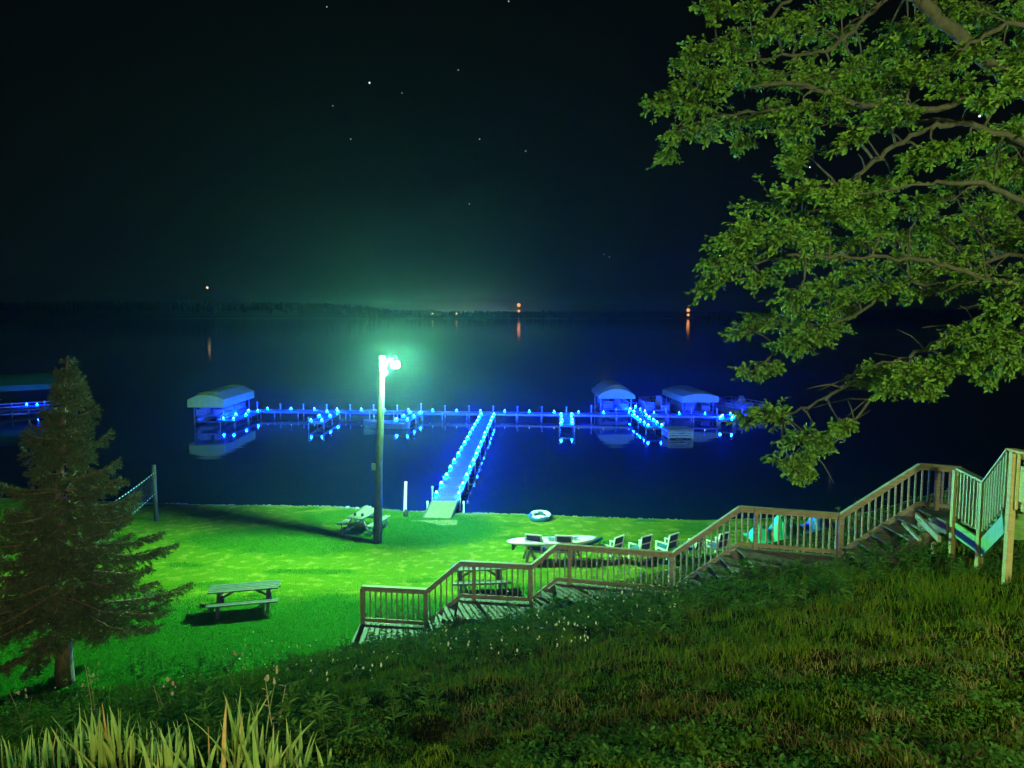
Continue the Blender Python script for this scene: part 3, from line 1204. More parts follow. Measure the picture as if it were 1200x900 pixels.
# inflatable float by the water
fl = thing('swim_ring', 'blue and white inflatable ring lying on the grass at the water edge', 'inflatable ring', (0, 0, 0))
m = MB()
vs = []; fs = []
nu, nv = 28, 12
for i in range(nu):
    a = 2 * math.pi * i / nu
    for j in range(nv):
        b_ = 2 * math.pi * j / nv
        r = .36 + .13 * math.cos(b_)
        vs.append((r * math.cos(a), r * math.sin(a) * .85, .13 + .13 * math.sin(b_)))
mi = []
for i in range(nu):
    for j in range(nv):
        fs.append((i * nv + j, ((i + 1) % nu) * nv + j, ((i + 1) % nu) * nv + (j + 1) % nv, i * nv + (j + 1) % nv))
        mi.append(1 if j in (2, 3, 4) and (i // 4) % 2 == 0 or j == 3 else 0)
m.add(vs, fs); m.m = mi
m.build('tube', [tube_blue, tube_white], fl, True)
m = MB(); m.lathe((0, 0, .06), [(.26, 0), (.27, .02), (.1, .03)], 18, sy=.85); m.build('seat_panel', tube_white, fl)
g = onz(633, 609, -.15); place(fl, (g.x, g.y, tz(g.x, g.y) + .02), R(20)); fl.rotation_euler = (R(14), 0, R(10))


# tarp heaps
def tarp(name, label, mt, px, py, w, d, h, seed, lobes, z=0.0):
    m = MB(); vs = []; fs = []
    nu, nv = 40, 26
    for j in range(nv + 1):
        for i in range(nu + 1):
            x = (i / nu * 2 - 1); y = (j / nv * 2 - 1)
            hgt = 0
            for (lx, ly, lr, lh) in lobes:
                hgt = max(hgt, lh * math.exp(-1.5 * abs((x - lx) / lr) ** 2.4 - 1.5 * abs((y - ly) / .62) ** 2.4))
            wr = float(vnoise(np.array([x * 7 + seed]), np.array([y * 3.0]), seed)[0]) - .5
            wr2 = float(vnoise(np.array([x * 15 + seed]), np.array([y * 6.0]), seed + 2)[0]) - .5
            hgt = hgt * (1 + .3 * wr + .2 * wr2) + .03 * (wr + .5)
            vs.append((x * w / 2, y * d / 2 + .06 * wr, max(0.005, hgt * h)))
    n0 = len(vs)
    vs += [(x, y, z_ - .03) for (x, y, z_) in vs]
    for j in range(nv):
        for i in range(nu):
            a = j * (nu + 1) + i
            fs.append((a, a + 1, a + nu + 2, a + nu + 1))
            fs.append((n0 + a, n0 + a + nu + 1, n0 + a + nu + 2, n0 + a + 1))
    m.add(vs, fs)
    o = m.build(name, mt)
    g = onz(px, py, z)
    o.location = (g.x, g.y, tz(g.x, g.y) + .03)
    tag(o, label, 'tarp')
    return o


tarp('tarp_heap', 'crumpled bright green tarp heap behind the stair railing', tarp_green, 914, 640, 2.3, 1.5, .86, 4, [(-.62, 0, .34, .62), (.02, 0, .40, 1.0), (.5, 0, .36, .66)])
tarp('tarp_heap', 'crumpled blue tarp heap to the right of the green one', tarp_blue, 960, 639, 1.35, 1.2, .62, 8, [(-.15, 0, .55, 1.0), (.4, 0, .4, .7)])

# ------------------------------------------------------------------ shore posts, rocks, net
m = MB()
g = ground(474.5, 601)
tp = at(475.5, 565, g.y)
m.tube([(g.x, g.y, g.z - .2), (tp.x, g.y, tp.z)], [.07, .065], 12)
m.lathe((tp.x, g.y, tp.z), [(.075, -.02), (.075, .01), (.03, .03)], 12)
tag(m.build('marker_post', white_pipe), 'white round post on the beach left of the pier ramp', 'post')
m = MB()
m.lathe((0, 0, 0), [(.11, 0), (.12, .1), (.08, .22), (.03, .3)], 9); o = m.build('pump_hydrant', black_rubber)
g = ground(475.5, 605); o.location = g
tag(o, 'small dark stub standing at the foot of the white beach post', 'stub')
for px, py0, py1, lb in ((501, 598, 588, 'short white stake at the left side of the pier ramp'), (543.5, 600, 588, 'short white stake at the right side of the pier ramp')):
    g = onz(px, py0, -.3); t_ = at(px, py1, g.y)
    m = MB(); m.tube([(g.x, g.y, g.z - .3), (g.x, g.y, t_.z)], .035, 8)
    m.lathe((g.x, g.y, t_.z), [(.05, -.1), (.05, .02), (.02, .04)], 8)
    tag(m.build('ramp_stake', white_pipe), lb, 'stake', 'stakes beside the pier ramp')


def rock(px, py, s, label, seed):
    r_ = np.random.default_rng(seed)
    v = iv * (1 + .13 * r_.standard_normal((iv.shape[0], 1))) * np.array(s)
    g = ground(px, py)
    m = MB(); m.add([tuple(q) for q in v], ifc)
    o = m.build('boulder', stone, None, True)
    o.location = (g.x, g.y, g.z + s[2] * .55)
    o.rotation_euler = (0, R(-14), R(10))
    tag(o, label, 'boulder', 'rocks at the waterline')


rock(429, 598, (.25, .2, .13), 'largest pale boulder at the waterline behind the picnic table', 3)
rock(407, 596, (.13, .11, .07), 'small pale stone in the gap left of the largest boulder', 4)
rock(418, 597, (.12, .10, .07), 'small pale stone touching the largest boulder', 5)

# pebbles along the waterline
nq = 900
x = rng.uniform(-17, 7.5, nq); y = np.interp(x, SHX, SHY) - .35 + rng.normal(0, .13, nq)
keep = (rng.uniform(0, 1, nq) < .25 + .75 * (vnoise(x * .8, x * 0, 71) > .5)) & (np.abs(x + 2.6) > .9)
x, y = x[keep], y[keep]
sz = rng.uniform(.012, .055, len(x))
ic2 = bmesh.new(); bmesh.ops.create_icosphere(ic2, subdivisions=1, radius=1)
v2 = np.array([v.co[:] for v in ic2.verts]); ic2.verts.index_update(); f2_ = [tuple(v.index for v in f.verts) for f in ic2.faces]; ic2.free()
vv = v2[None] * (1 + .15 * rng.standard_normal((len(x), len(v2), 1))) * (sz[:, None] * np.array([1.2, 1, .6]))[:, None, :] + np.stack([x, y, terrain(x, y) + sz * .3], -1)[:, None]
o = soup('shore_pebbles', vv, f2_, stone)
tag(o, 'pale pebbles scattered along the waterline', None, None, 'stuff')

vn = thing('volleyball_net', 'volleyball net on two wooden posts beside the spruce', 'net', (-14, 30, 0))
g1 = ground(183, 610); t1 = at(183, 545, g1.y)
g2v = Vector((-12.6, 19.6, tz(-12.6, 19.6)))
for (gp, top_) in ((g1, t1.z), (g2v, g2v.z + 2.35)):
    m = MB(); m.tube([(gp.x, gp.y, gp.z - .2), (gp.x, gp.y, top_)], .085, 10); m.build('post', wood_pole, vn, True)
def sagp(h0, h1, t, sag=.15):
    q = g1.lerp(g2v, t)
    return Vector((q.x, q.y, q.z + h0 + (h1 - h0) * t - sag * 4 * t * (1 - t)))
m = MB(); L_ = 34
for k, (h0, h1) in enumerate(((1.98, 2.2), (1.12, 1.2))):
    for i in range(L_):
        if i % 2 == 0 or True:
            m.bar(sagp(h0, h1, i / L_), sagp(h0, h1, (i + .45) / L_), .015, .03)
m.build('net_tape', tape_mat, vn)
m = MB()
for i in range(70):
    t = i / 69
    m.tube([sagp(1.12, 1.2, t), sagp(1.98, 2.2, t)], .0022, 3, cap=False)
for k in range(1, 7):
    h = 1.12 + .86 * k / 7
    m.tube([sagp(h, h + .12, i / 20) for i in range(21)], .0022, 3, cap=False)
m.build('netting', net_mat, vn)

# ------------------------------------------------------------------ lower staircase
stair = thing('wooden_staircase', 'long weathered wooden staircase with landings and railing descending the hillside', 'staircase', (B1.x, B1.y, B1.z - RAILH))
dn = Vector((0, 0, -1))


def rail_run(root, p, q, mt, sloped, baluster_gap=.128, skip=()):
    L = (q - p).length
    m = MB()
    m.bar(p + Vector((0, 0, -.02)), q + Vector((0, 0, -.02)), .14, .04, bev=.006)
    m.build('handrail', mt, root)
    m = MB()
    off = Vector((0, -.03, 0))
    m.bar(p + dn * .085 + off, q + dn * .085 + off, .038, .085)
    m.build('top_rail', mt, root)
    m = MB()
    m.bar(p + dn * .86 + off, q + dn * .86 + off, .038, .085)
    m.build('bottom_rail', mt, root)
    hl = Vector((q.x - p.x, q.y - p.y, 0)).length
    n = max(2, int(hl / baluster_gap))
    for i in range(n):
        c = p.lerp(q, (i + .5) / n)
        m = MB()
        m.bar(c + dn * .05 + Vector((0, .012, 0)), c + dn * .93 + Vector((rnd.uniform(-.008, .008), .012, 0)), .031, .031, up=(0, 1, 0))
        m.build('baluster', mt, root)


def post(root, px, seg, mt, low=None, extra=0.0, s=.10):
    p, q = seg
    best = None
    for i in range(101):
        c = p.lerp(q, i / 100); d = c - EYE
        x = 600 + F * d.x / d.dot(FWD)
        if best is None or abs(x - px) < best[0]:
            best = (abs(x - px), c)
    c = best[1]
    gz = tz(c.x, c.y - .06) - .3 if low is None else low
    s = .088
    m = MB()
    m.box((c.x, c.y - .06, (c.z - .045 + gz) / 2), (s, s, c.z - .045 - gz), bev=.008)
    m.build('post', mt, root)


def deckrun(root, p, q, mt, w=WID):
    d = (q - p); d.z = 0
    L = d.length; u = d / L
    m = MB()
    nb = max(3, int(L / .15))
    z = p.z - RAILH
    for i in range(nb):
        c = Vector((p.x, p.y, z)) + u * (L * (i + .5) / nb) + OUT * (w / 2 - .02)
        m.box(c, (L / nb - .01, w + .1, .04), math.atan2(u.y, u.x) * .0 + math.atan2(-OUT.x, -OUT.y) * 0)
    m.build('landing_deck', mt, root)
    m = MB()
    for k in (0.02, w):
        a_ = Vector((p.x, p.y, z - .13)) + OUT * k
        m.bar(a_, a_ + u * L, .04, .18)
    m.build('joist', mt, root)


def flight(root, p, q, mt, w=WID):
    rise = q.z - p.z
    n = max(2, round(rise / .18))
    a_ = Vector((p.x, p.y, p.z - RAILH)); b_ = Vector((q.x, q.y, q.z - RAILH))
    for i in range(1, n):
        c = a_.lerp(b_, i / n) + OUT * (w / 2)
        run = Vector((b_.x - a_.x, b_.y - a_.y, 0)).length / n
        m = MB(); m.box((c.x, c.y, c.z), (run + .05, w, .04), bev=.005); m.build('tread', mt, root)
    for k in (0.0, w):
        m = MB()
        m.bar(a_ + OUT * k + dn * .12, b_ + OUT * k + dn * .12, .045, .24); m.build('stringer', mt, root)


runs = [(A1, B1, 0), (B1, C1, 1), (C1, D1, 0), (D1, E1, 1), (E1, F1, 0), (F1, G1, 1), (G1, H1, 0), (H1, I1, 1), (I1, J1, 0)]
for (p, q, sl_) in runs:
    rail_run(stair, p, q, wood_rail, sl_)
    if sl_:
        flight(stair, p, q, wood_deck)
    else:
        deckrun(stair, p, q, wood_deck)
for px, seg in ((425, (A1, B1)), (499, (A1, B1)), (556, (C1, D1)), (622, (C1, D1)), (667, (E1, F1)), (787, (E1, F1)), (885, (G1, H1)), (984, (G1, H1)), (1098, (I1, J1))):
    post(stair, px, seg, wood_rail)

# ------------------------------------------------------------------ upper staircase beside it
K1 = at(1124, 548, 14.1)
L1 = onz(1156, 563.5, K1.z)
M1 = at(1185, 525, 11.75)
N1 = Vector((M1.x + .05, M1.y - .9, M1.z))
up = thing('upper_staircase', 'pale newer wooden stair with green lit steps at the top of the hill', 'staircase', (L1.x, L1.y, L1.z - 1.0))
SIDE = Vector((1, .12, 0)).normalized()


def rail_run2(root, p, q, mt):
    m = MB(); m.bar(p + dn * .02, q + dn * .02, .14, .038, bev=.006); m.build('handrail', mt, root)
    m = MB(); m.bar(p + dn * .085, q + dn * .085, .038, .085); m.build('top_rail', mt, root)
    m = MB(); m.bar(p + dn * .85, q + dn * .85, .038, .085); m.build('bottom_rail', mt, root)
    hl = Vector((q.x - p.x, q.y - p.y, 0)).length
    n = max(2, int(hl / .135))
    for i in range(n):
        c = p.lerp(q, (i + .5) / n) + SIDE * -.037
        m = MB(); m.bar(c + dn * .04, c + dn * .92, .034, .034, up=(0, 1, 0)); m.build('baluster', mt, root)


rail_run2(up, K1, L1, wood_new); rail_run2(up, L1, M1, wood_new); rail_run2(up, M1, N1, wood_new)
for c, ex in ((K1, .02), (L1, .12), (M1 + Vector((.02, -.12, -.02)), .02)):
    m = MB(); gz = tz(c.x, c.y) - .3
    m.box((c.x - .05, c.y, (c.z - .04 + gz) / 2), (.10, .10, c.z - .04 - gz), bev=.008); m.build('post', wood_new, up)
zk = K1.z - 1.0
m = MB()
for i in range(9):
    y = K1.y + (L1.y - K1.y) * (i + .5) / 9
    m.box((K1.x + .65, y, zk), (1.3, abs(L1.y - K1.y) / 9 - .008, .04))
m.build('landing_deck', wood_deck, up)
m = MB(); m.bar((K1.x - .03, K1.y, zk - .17), (L1.x - .03, L1.y, zk - .17), .045, .28); m.build('fascia', wood_green, up)
nst = 5
for i in range(nst):
    c = Vector((L1.x, L1.y, zk)).lerp(Vector((M1.x, M1.y, M1.z - 1.0)), (i + .6) / nst)
    m = MB(); m.box((c.x + .62, c.y, c.z + .05), (1.2, .28, .04)); m.build('tread', wood_green, up)
    m = MB(); m.box((c.x + .62, c.y + .12, c.z - .05), (1.2, .02, .16)); m.build('riser', wood_green, up)
for k in (-.03, 1.22):
    m = MB(); m.bar(Vector((L1.x + k, L1.y, zk - .22)), Vector((M1.x + k, M1.y, M1.z - 1.22)), .045, .3); m.build('stringer', wood_green, up)
# far side rail of the upper landing
m = MB(); kk = Vector((1.3, .1, 0)); m.bar(K1 + kk + dn * .02, L1 + kk + dn * .02, .14, .038); m.bar(K1 + kk + dn * .085, L1 + kk + dn * .085, .038, .085)
m.bar(K1 + kk, K1 + kk + dn * 1.3, .09, .09); m.bar(L1 + kk, L1 + kk + dn * 1.3, .09, .09)
m.build('far_rail', wood_new, up)
# two steps and a deck join the two stairs
lk = thing('connecting_steps', 'dark low wooden steps joining the weathered and the pale staircases', 'steps', (8.7, 15, J1.z - 1.0))
m = MB()
zj = J1.z - RAILH
for i, (y, z) in enumerate(((15.0, zj + .0), (14.75, zj + (zk - zj) * .33), (14.45, zj + (zk - zj) * .66))):
    q = MB(); q.box((K1.x + .55, y - .05, z - .005), (1.3, .34, .04)); q.build('tread', wood_deck, lk)
for k in (-.1, 1.2):
    q = MB(); q.bar((K1.x + k, 15.2, zj - .16), (K1.x + k, 14.2, zk - .2), .045, .22); q.build('stringer', wood_deck, lk)
# diagonal retaining timbers at the foot of that deck
for k, (a_, b_, lb) in enumerate((((1074, 604), (1101, 632), 'pale timber edging plank under the upper landing of the weathered stair'),
                                  ((1058, 613), (1078, 633), 'thin timber edging lower on the bank below the railing'))):
    ga = at(a_[0], a_[1], 14.9); gb = at(b_[0], b_[1], 13.2)
    m = MB(); m.bar(ga, gb, .05, .11 if k == 0 else .05)
    tag(m.build('edging_timber', wood_rail), lb, 'timber', 'edging timbers on the bank')


# ------------------------------------------------------------------ oak
def limb_path(pts):
    """pts: (px, py, Y) -> smooth world polyline"""
    w = [at(*p) for p in pts]
    out = []
    for i in range(len(w) - 1):
        p0 = w[max(i - 1, 0)]; p1 = w[i]; p2 = w[i + 1]; p3 = w[min(i + 2, len(w) - 1)]
        for k in range(6):
            t = k / 6
            out.append(.5 * ((2 * p1) + (-p0 + p2) * t + (2 * p0 - 5 * p1 + 4 * p2 - p3) * t * t + (-p0 + 3 * p1 - 3 * p2 + p3) * t ** 3))
    out.append(w[-1])
    return out


tbase = Vector((9.9, 9.6, tz(9.9, 9.6) - .3))
oak = thing('oak_tree', 'big leafy oak reaching in from the right over the stairs', 'tree', (tbase.x, tbase.y, tbase.z + .3))
T0 = Vector((9.8, 9.6, 6.6)); T1 = Vector((9.7, 9.5, 8.8)); T2 = Vector((9.55, 9.4, 11.2)); T3 = Vector((9.5, 9.4, 14.2))
m = MB(); m.tube([tbase, tbase + Vector((0, 0, .5)), T0, T1, T2, T3], [.62, .46, .40, .36, .28, .12], 14)
m.build('trunk', bark, oak, True)


def px_of(v):
    d = v - EYE
    return (600 + F * d.x / d.dot(FWD), 450 - F * d.dot(UP) / d.dot(FWD))


limbs = [  # list of ((px,py,Y)...), r0, r1, start point on trunk
    (T1, [(1330, 200, 9.4), (1200, 107, 9.2), (1165, 78, 9.0), (1100, 20, 8.8), (1066, -10, 8.7)], .17, .06),
    (T1, [(1340, 215, 9.3), (1200, 110, 9.0), (1097, 126, 9.0), (1000, 120, 9.2), (940, 100, 9.4), (875, 103, 9.6)], .13, .02),
    (T1, [(1330, 225, 9.3), (1180, 160, 8.6), (1123, 144, 8.6), (1085, 152, 8.7), (1030, 185, 8.8), (990, 220, 9.0), (940, 255, 9.2), (880, 290, 9.4)], .11, .015),
    (T1, [(1330, 225, 9.3), (1180, 165, 8.8), (1110, 140, 9.2), (1000, 148, 9.6), (930, 130, 9.8), (850, 135, 10.0), (800, 150, 10.2)], .08, .012),
    (T0, [(1330, 330, 9.2), (1200, 335, 8.6), (1150, 325, 8.6), (1090, 306, 8.8), (1010, 302, 9.0), (930, 300, 9.2), (850, 320, 9.4)], .10, .012),
    (T0, [(1340, 360, 9.2), (1200, 357, 8.7), (1150, 372, 8.7), (1116, 392, 8.8), (1066, 419, 8.9), (1008, 442, 9.0), (947, 476, 9.2), (905, 492, 9.3)], .11, .012),
    (T0, [(1350, 350, 9.2), (1200, 352, 8.9), (1140, 385, 9.1), (1075, 430, 9.2), (1020, 470, 9.3), (985, 510, 9.3), (945, 540, 9.4)], .07, .010),
    (T0, [(1330, 330, 9.4), (1180, 300, 9.6), (1110, 335, 9.8), (1060, 330, 9.9), (1000, 370, 10.0), (930, 395, 10.1), (880, 440, 10.2)], .08, .012),
    (T2, [(1290, -60, 9.6), (1150, -60, 9.6), (1040, 0, 9.6), (1000, 35, 9.5), (960, 60, 9.5), (890, 70, 9.6), (815, 95, 9.8)], .10, .012),
    (T2, [(1290, -90, 9.4), (1130, -70, 9.2), (1000, -40, 9.4), (924, 2, 9.6), (890, 28, 9.7), (855, 38, 9.8), (825, 60, 9.9)], .09, .012),
    (T0, [(1330, 300, 8.8), (1230, 250, 8.2), (1150, 215, 8.0), (1090, 215, 8.2)], .09, .02),
    (T1, [(1330, 120, 8.8), (1240, 40, 8.4), (1180, 30, 8.4), (1120, 60, 8.6)], .09, .02),
]
paths = []
mlimb = []
for (st_, pts, r0, r1) in limbs:
    w = limb_path(pts)
    w = [st_, st_.lerp(w[0], .55)] + w
    w = [v + Vector((rnd.uniform(-.03, .03), rnd.uniform(-.03, .03), rnd.uniform(-.03, .03))) if i > 1 else v for i, v in enumerate(w)]
    n = len(w)
    rr = [r0 * .21 * (1 - i / (n - 1)) ** .85 + r1 for i in range(n)]
    m = MB(); m.tube(w, rr, 9); m.build('limb', bark, oak, True)
    paths += [v for v in w[4:]]

# foliage clumps in the picture: px, py, radius px
clumps = [(838, 10, 20), (880, 8, 18), (920, 20, 20), (960, 10, 24), (1000, 6, 16), (850, 50, 26), (890, 50, 24), (935, 45, 24), (975, 50, 26), (812, 70, 26), (800, 100, 24),
          (840, 90, 26), (880, 88, 22), (920, 92, 26), (960, 90, 28), (1000, 85, 26), (1030, 60, 20), (782, 124, 20), (815, 130, 26), (850, 140, 22), (795, 155, 20), (780, 188, 14), (830, 158, 16), (865, 165, 18),
          (900, 130, 24), (940, 130, 26), (985, 130, 26), (925, 160, 24), (945, 180, 20), (925, 192, 14), (1000, 165, 22), (1030, 110, 30), (1055, 140, 20), (1065, 40, 26), (1080, 85, 26), (1065, 70, 26), (1110, 30, 30),
          (1150, 20, 34), (1190, 15, 30), (1140, 65, 26), (1185, 55, 30), (1120, 100, 20), (1185, 95, 20), (1160, 120, 18), (1195, 150, 18), (1145, 165, 14),
          (905, 240, 26), (880, 265, 24), (860, 275, 22), (940, 230, 22), (975, 225, 20), (1010, 225, 22), (1045, 215, 22), (1080, 190, 22), (1110, 180, 22), (1030, 255, 24), (990, 255, 22), (950, 262, 22), (915, 280, 24), (875, 300, 22), (845, 300, 20),
          (832, 338, 16), (850, 325, 18), (890, 325, 20), (935, 310, 20), (975, 300, 24), (1010, 285, 24), (1050, 275, 24), (1080, 245, 28), (1120, 225, 32), (1160, 200, 30), (1195, 190, 26), (1140, 255, 30), (1180, 240, 30),
          (1100, 275, 24), (1150, 290, 28), (1190, 285, 28), (1110, 310, 24), (1060, 305, 20), (1010, 315, 20), (970, 335, 22), (935, 345, 22), (905, 370, 22), (880, 390, 18), (945, 375, 22), (975, 365, 20), (920, 400, 16), (1000, 345, 20),
          (1040, 335, 22), (1075, 340, 18), (1130, 335, 22), (1170, 325, 24), (1195, 340, 20), (885, 440, 18), (910, 430, 16), (935, 415, 18), (960, 400, 16), (980, 390, 14), (985, 365, 16),
          (890, 484, 20), (908, 492, 16), (878, 494, 12), (950, 520, 20), (930, 545, 20), (938, 562, 14), (968, 512, 16), (985, 505, 12), (945, 540, 20), (1020, 440, 20), (1045, 455, 22), (1060, 440, 20), (1030, 430, 16), (1080, 440, 16),
          (1110, 425, 24), (1140, 430, 24), (1165, 405, 26), (1190, 390, 26), (1125, 400, 22), (1100, 445, 18), (1160, 440, 20), (1195, 430, 22), (1085, 460, 14), (1150, 385, 18), (1180, 360, 20)]
clumps += [(px_ + rnd.uniform(-28, 28), py_ + rnd.uniform(-22, 22), rp_ * .8) for (px_, py_, rp_) in clumps if px_ > 925 and py_ < 400 and rnd.random() < .35]
clumps += [(1215 + 45 * (k % 6), 20 + 62 * (k // 6), 36) for k in range(36)]
P = np.array([v[:] for v in paths])
mt_ = MB()
LP, LU, LS = [], [], []
for (px, py, rp) in clumps:
    base_y = 9.3 + .9 * math.sin(px * .013 + py * .021) + rnd.uniform(-.5, .5)
    c = at(px + rnd.uniform(-5, 5), py + rnd.uniform(-5, 5), base_y)
    rw = rp * base_y / F
    d2 = ((P - np.array(c[:])) ** 2).sum(1)
    s = Vector(P[int(d2.argmin())])
    # twig from the limb to the clump
    mid = s.lerp(c, .5) + Vector((rnd.uniform(-.08, .08), rnd.uniform(-.08, .08), rnd.uniform(-.02, .1)))
    mt_.tube([s, s.lerp(mid, .5) + Vector((0, 0, .03)), mid, mid.lerp(c, .6), c], [.017, .014, .011, .008, .005], 5, cap=False)
    out = (c - Vector((9.6, 9.5, c.z + .6))); out.z *= .8
    out = (out.normalized() + Vector((rnd.uniform(-.3, .3), rnd.uniform(-.3, .3), rnd.uniform(-.35, .15)))).normalized()
    sidev = out.cross(Vector((0, 0, 1))).normalized(); upv_ = sidev.cross(out)
    nsp = int(11 + rp * 1.1)
    for k in range(nsp):
        a1 = max(-1.3, min(1.5, rnd.gauss(.05, .62)))
        e = c + (out * a1 * 1.15 + sidev * rnd.gauss(0, .62) + upv_ * rnd.gauss(0, .30)) * rw
        b0 = mid.lerp(c, rnd.uniform(.55, 1)) + (e - c) * rnd.uniform(.15, .45)
        mt_.tube([b0, b0.lerp(e, .5) + Vector((0, 0, .012)), e], [.0045, .0035, .0018], 4, cap=False)
        ax = (e - b0).normalized()
        big = rnd.uniform(.75, 1.2)
        nl = rnd.randint(12, 24)
        for j in range(nl):
            t = rnd.uniform(.2, 1.0) ** .8 * 1.04
            o_ = b0.lerp(e, t) + Vector((rnd.gauss(0, .012), rnd.gauss(0, .012), rnd.gauss(0, .012)))
            dr = (ax * rnd.uniform(.2, 1.1) + out * .25 + Vector((rnd.gauss(0, .6), rnd.gauss(0, .6), rnd.gauss(0, .42) - .12))).normalized()
            LP.append(o_[:]); LU.append(dr[:]); LS.append(rnd.uniform(.028, .078) * big)
# bare arching twigs of the lowest branch
for k in range(160):
    i = rnd.randrange(len(paths))
    s = paths[i]
    x_, y_ = px_of(s)
    if not (985 < x_ < 1070 and y_ > 405):
        continue
    d = Vector((-1, rnd.uniform(-.4, .4), rnd.uniform(-.5, .1))).normalized() * rnd.uniform(.3, .8)
    mt_.tube([s, s + d * .35 + Vector((0, 0, .05)), s + d * .7 + Vector((0, 0, .03)), s + d], [.014, .011, .007, .003], 5, cap=False)
for k in range(150):
    s = paths[rnd.randrange(len(paths))]
    if px_of(s)[0] < 950: continue
    d = Vector((rnd.uniform(-1, .2), rnd.uniform(-.6, .6), rnd.uniform(-.6, .5))).normalized() * rnd.uniform(.2, .55)
    mt_.tube([s, s + d * .5 + Vector((0, 0, .04)), s + d], [.012, .008, .003], 5, cap=False)
mt_.build('twigs', bark, oak, True)
LP = np.array(LP); LU = np.array(LU); LS = np.array(LS)
nL = len(LP)
nrm = np.stack([rng.normal(0, .7, nL), rng.normal(-.25, .7, nL), rng.normal(.75, .6, nL)], -1)
V = np.cross(nrm, LU); V /= np.linalg.norm(V, axis=1, keepdims=True) + 1e-9
Nn = np.cross(LU, V)
ol = np.array([(0, 0, 0), (.16, .09, .01), (.28, .17, .03), (.36, .10, .02), (.50, .27, .05), (.60, .14, .02), (.74, .24, .02), (.86, .13, -.03), (1.0, .02, -.09),
               (.86, -.13, -.03), (.74, -.24, .02), (.60, -.14, .02), (.50, -.27, .05), (.36, -.10, .02), (.28, -.17, .03), (.16, -.09, .01)])
vv = LP[:, None, :] + LS[:, None, None] * (ol[None, :, 0:1] * LU[:, None, :] + ol[None, :, 1:2] * V[:, None, :] + ol[None, :, 2:3] * Nn[:, None, :])
fcs = [(0, 1, 2, 3, 4, 5, 6, 7, 8), (0, 8, 9, 10, 11, 12, 13, 14, 15)]
soup('crown', vv, fcs, oak_leaf, oak)

# ------------------------------------------------------------------ spruce
sg = ground(76, 800)
spr = thing('spruce_tree', 'dark spruce with drooping branches on the left side of the lawn', 'tree', sg)
tip = at(79, 418, sg.y)
H = tip.z - sg.z
m = MB()
m.tube([(sg.x, sg.y, sg.z - .2), (sg.x + .01, sg.y, sg.z + .5), (sg.x + .03, sg.y, sg.z + H * .5), (tip.x, tip.y, tip.z)], [.22, .18, .10, .015], 12)
m.build('trunk', bark2, spr, True)
mb_ = MB()
NP, ND = [], []
z = 1.4
prof_r = lambda h: (2.62 * (1 - h) ** 1.02 + .12) * 1.05
wh = 0
while z < H - .15:
    h = z / H
    rmax = prof_r(h)
    nbr = 10 if h < .6 else (7 if h < .85 else 5)
    ph = rnd.uniform(0, 6.28)
    for b_ in range(nbr):
        an = ph + 2 * math.pi * b_ / nbr + rnd.uniform(-.25, .25)
        ln = max(.12, rmax * rnd.choice((.5, .72, .92, 1.0, 1.0, 1.22)) * rnd.uniform(.82, 1.08))
        z0 = sg.z + z + rnd.uniform(-.12, .12)
        tx_ = sg.x + (tip.x - sg.x) * h
        dirv = Vector((math.cos(an), math.sin(an), 0))
        droop = .30 * (1 - h) + .02
        pts = []
        for k in range(7):
            t = k / 6
            pts.append(Vector((tx_, sg.y, z0)) + dirv * (ln * t) + Vector((0, 0, ln * ((.22 if h > .6 else .05) * t - droop * t * t * 1.3 + .26 * t ** 4))))
        mb_.tube(pts, [.03 * (1 - .8 * k / 6) * (1.2 - h) + .004 for k in range(7)], 5, cap=False)
        ntw = max(4, int(ln / .085))
        for j in range(ntw):
            t = .18 + .82 * j / ntw
            i0 = min(5, int(t * 6)); o_ = pts[i0].lerp(pts[i0 + 1], t * 6 - i0)
            for s in (-1, 1):
                tl_ = (.42 * (1 - t) + .13) * min(1, ln / 1.0 + .25) * rnd.uniform(.6, 1.2)
                sd = Vector((-dirv.y, dirv.x, 0)) * s
                td = (dirv * rnd.uniform(.5, .9) + sd * rnd.uniform(.5, 1.0) + Vector((0, 0, rnd.uniform(-1.0, .0)))).normalized()
                e = o_ + td * tl_
                NP.append((o_[:], e[:])); ND.append(td[:])
        NP.append((pts[4][:], pts[6][:])); ND.append((pts[6] - pts[4]).normalized()[:])
    z += .33 if h < .7 else .27
NP.append(((tip.x, tip.y, tip.z - .6), tip[:])); ND.append((0, 0, 1))
for k in range(26):
    a_ = rnd.uniform(0, 6.28); zz = tip.z - rnd.uniform(.05, .85); l_ = .10 + .22 * (tip.z - zz)
    o_ = Vector((tip.x, tip.y, zz)); td = Vector((math.cos(a_), math.sin(a_), rnd.uniform(.1, .8))).normalized()
    NP.append((o_[:], (o_ + td * l_ * 1.3)[:])); ND.append(td[:])
mb_.build('branch', bark2, spr, True)
A_ = np.array([p[0] for p in NP]); B_ = np.array([p[1] for p in NP]); D_ = np.array(ND)
ln = np.linalg.norm(B_ - A_, axis=1)
cnt = np.maximum(8, (ln / .0066).astype(int))
idx = np.repeat(np.arange(len(cnt)), cnt)
nN = len(idx)
t = rng.uniform(0, 1, nN)
o_ = A_[idx] * (1 - t[:, None]) + B_[idx] * t[:, None]
rv = rng.standard_normal((nN, 3))
d_ = D_[idx]
perp = rv - d_ * (rv * d_).sum(1, keepdims=True); perp /= np.linalg.norm(perp, axis=1, keepdims=True) + 1e-9
nd = d_ * .75 + perp * .75; nd /= np.linalg.norm(nd, axis=1, keepdims=True)
sd = np.cross(nd, rng.standard_normal((nN, 3))); sd /= np.linalg.norm(sd, axis=1, keepdims=True) + 1e-9
nl_ = rng.uniform(.06, .11, nN)[:, None]
wd = .010
vv = np.stack([o_ - sd * wd, o_ + sd * wd, o_ + nd * nl_], 1)
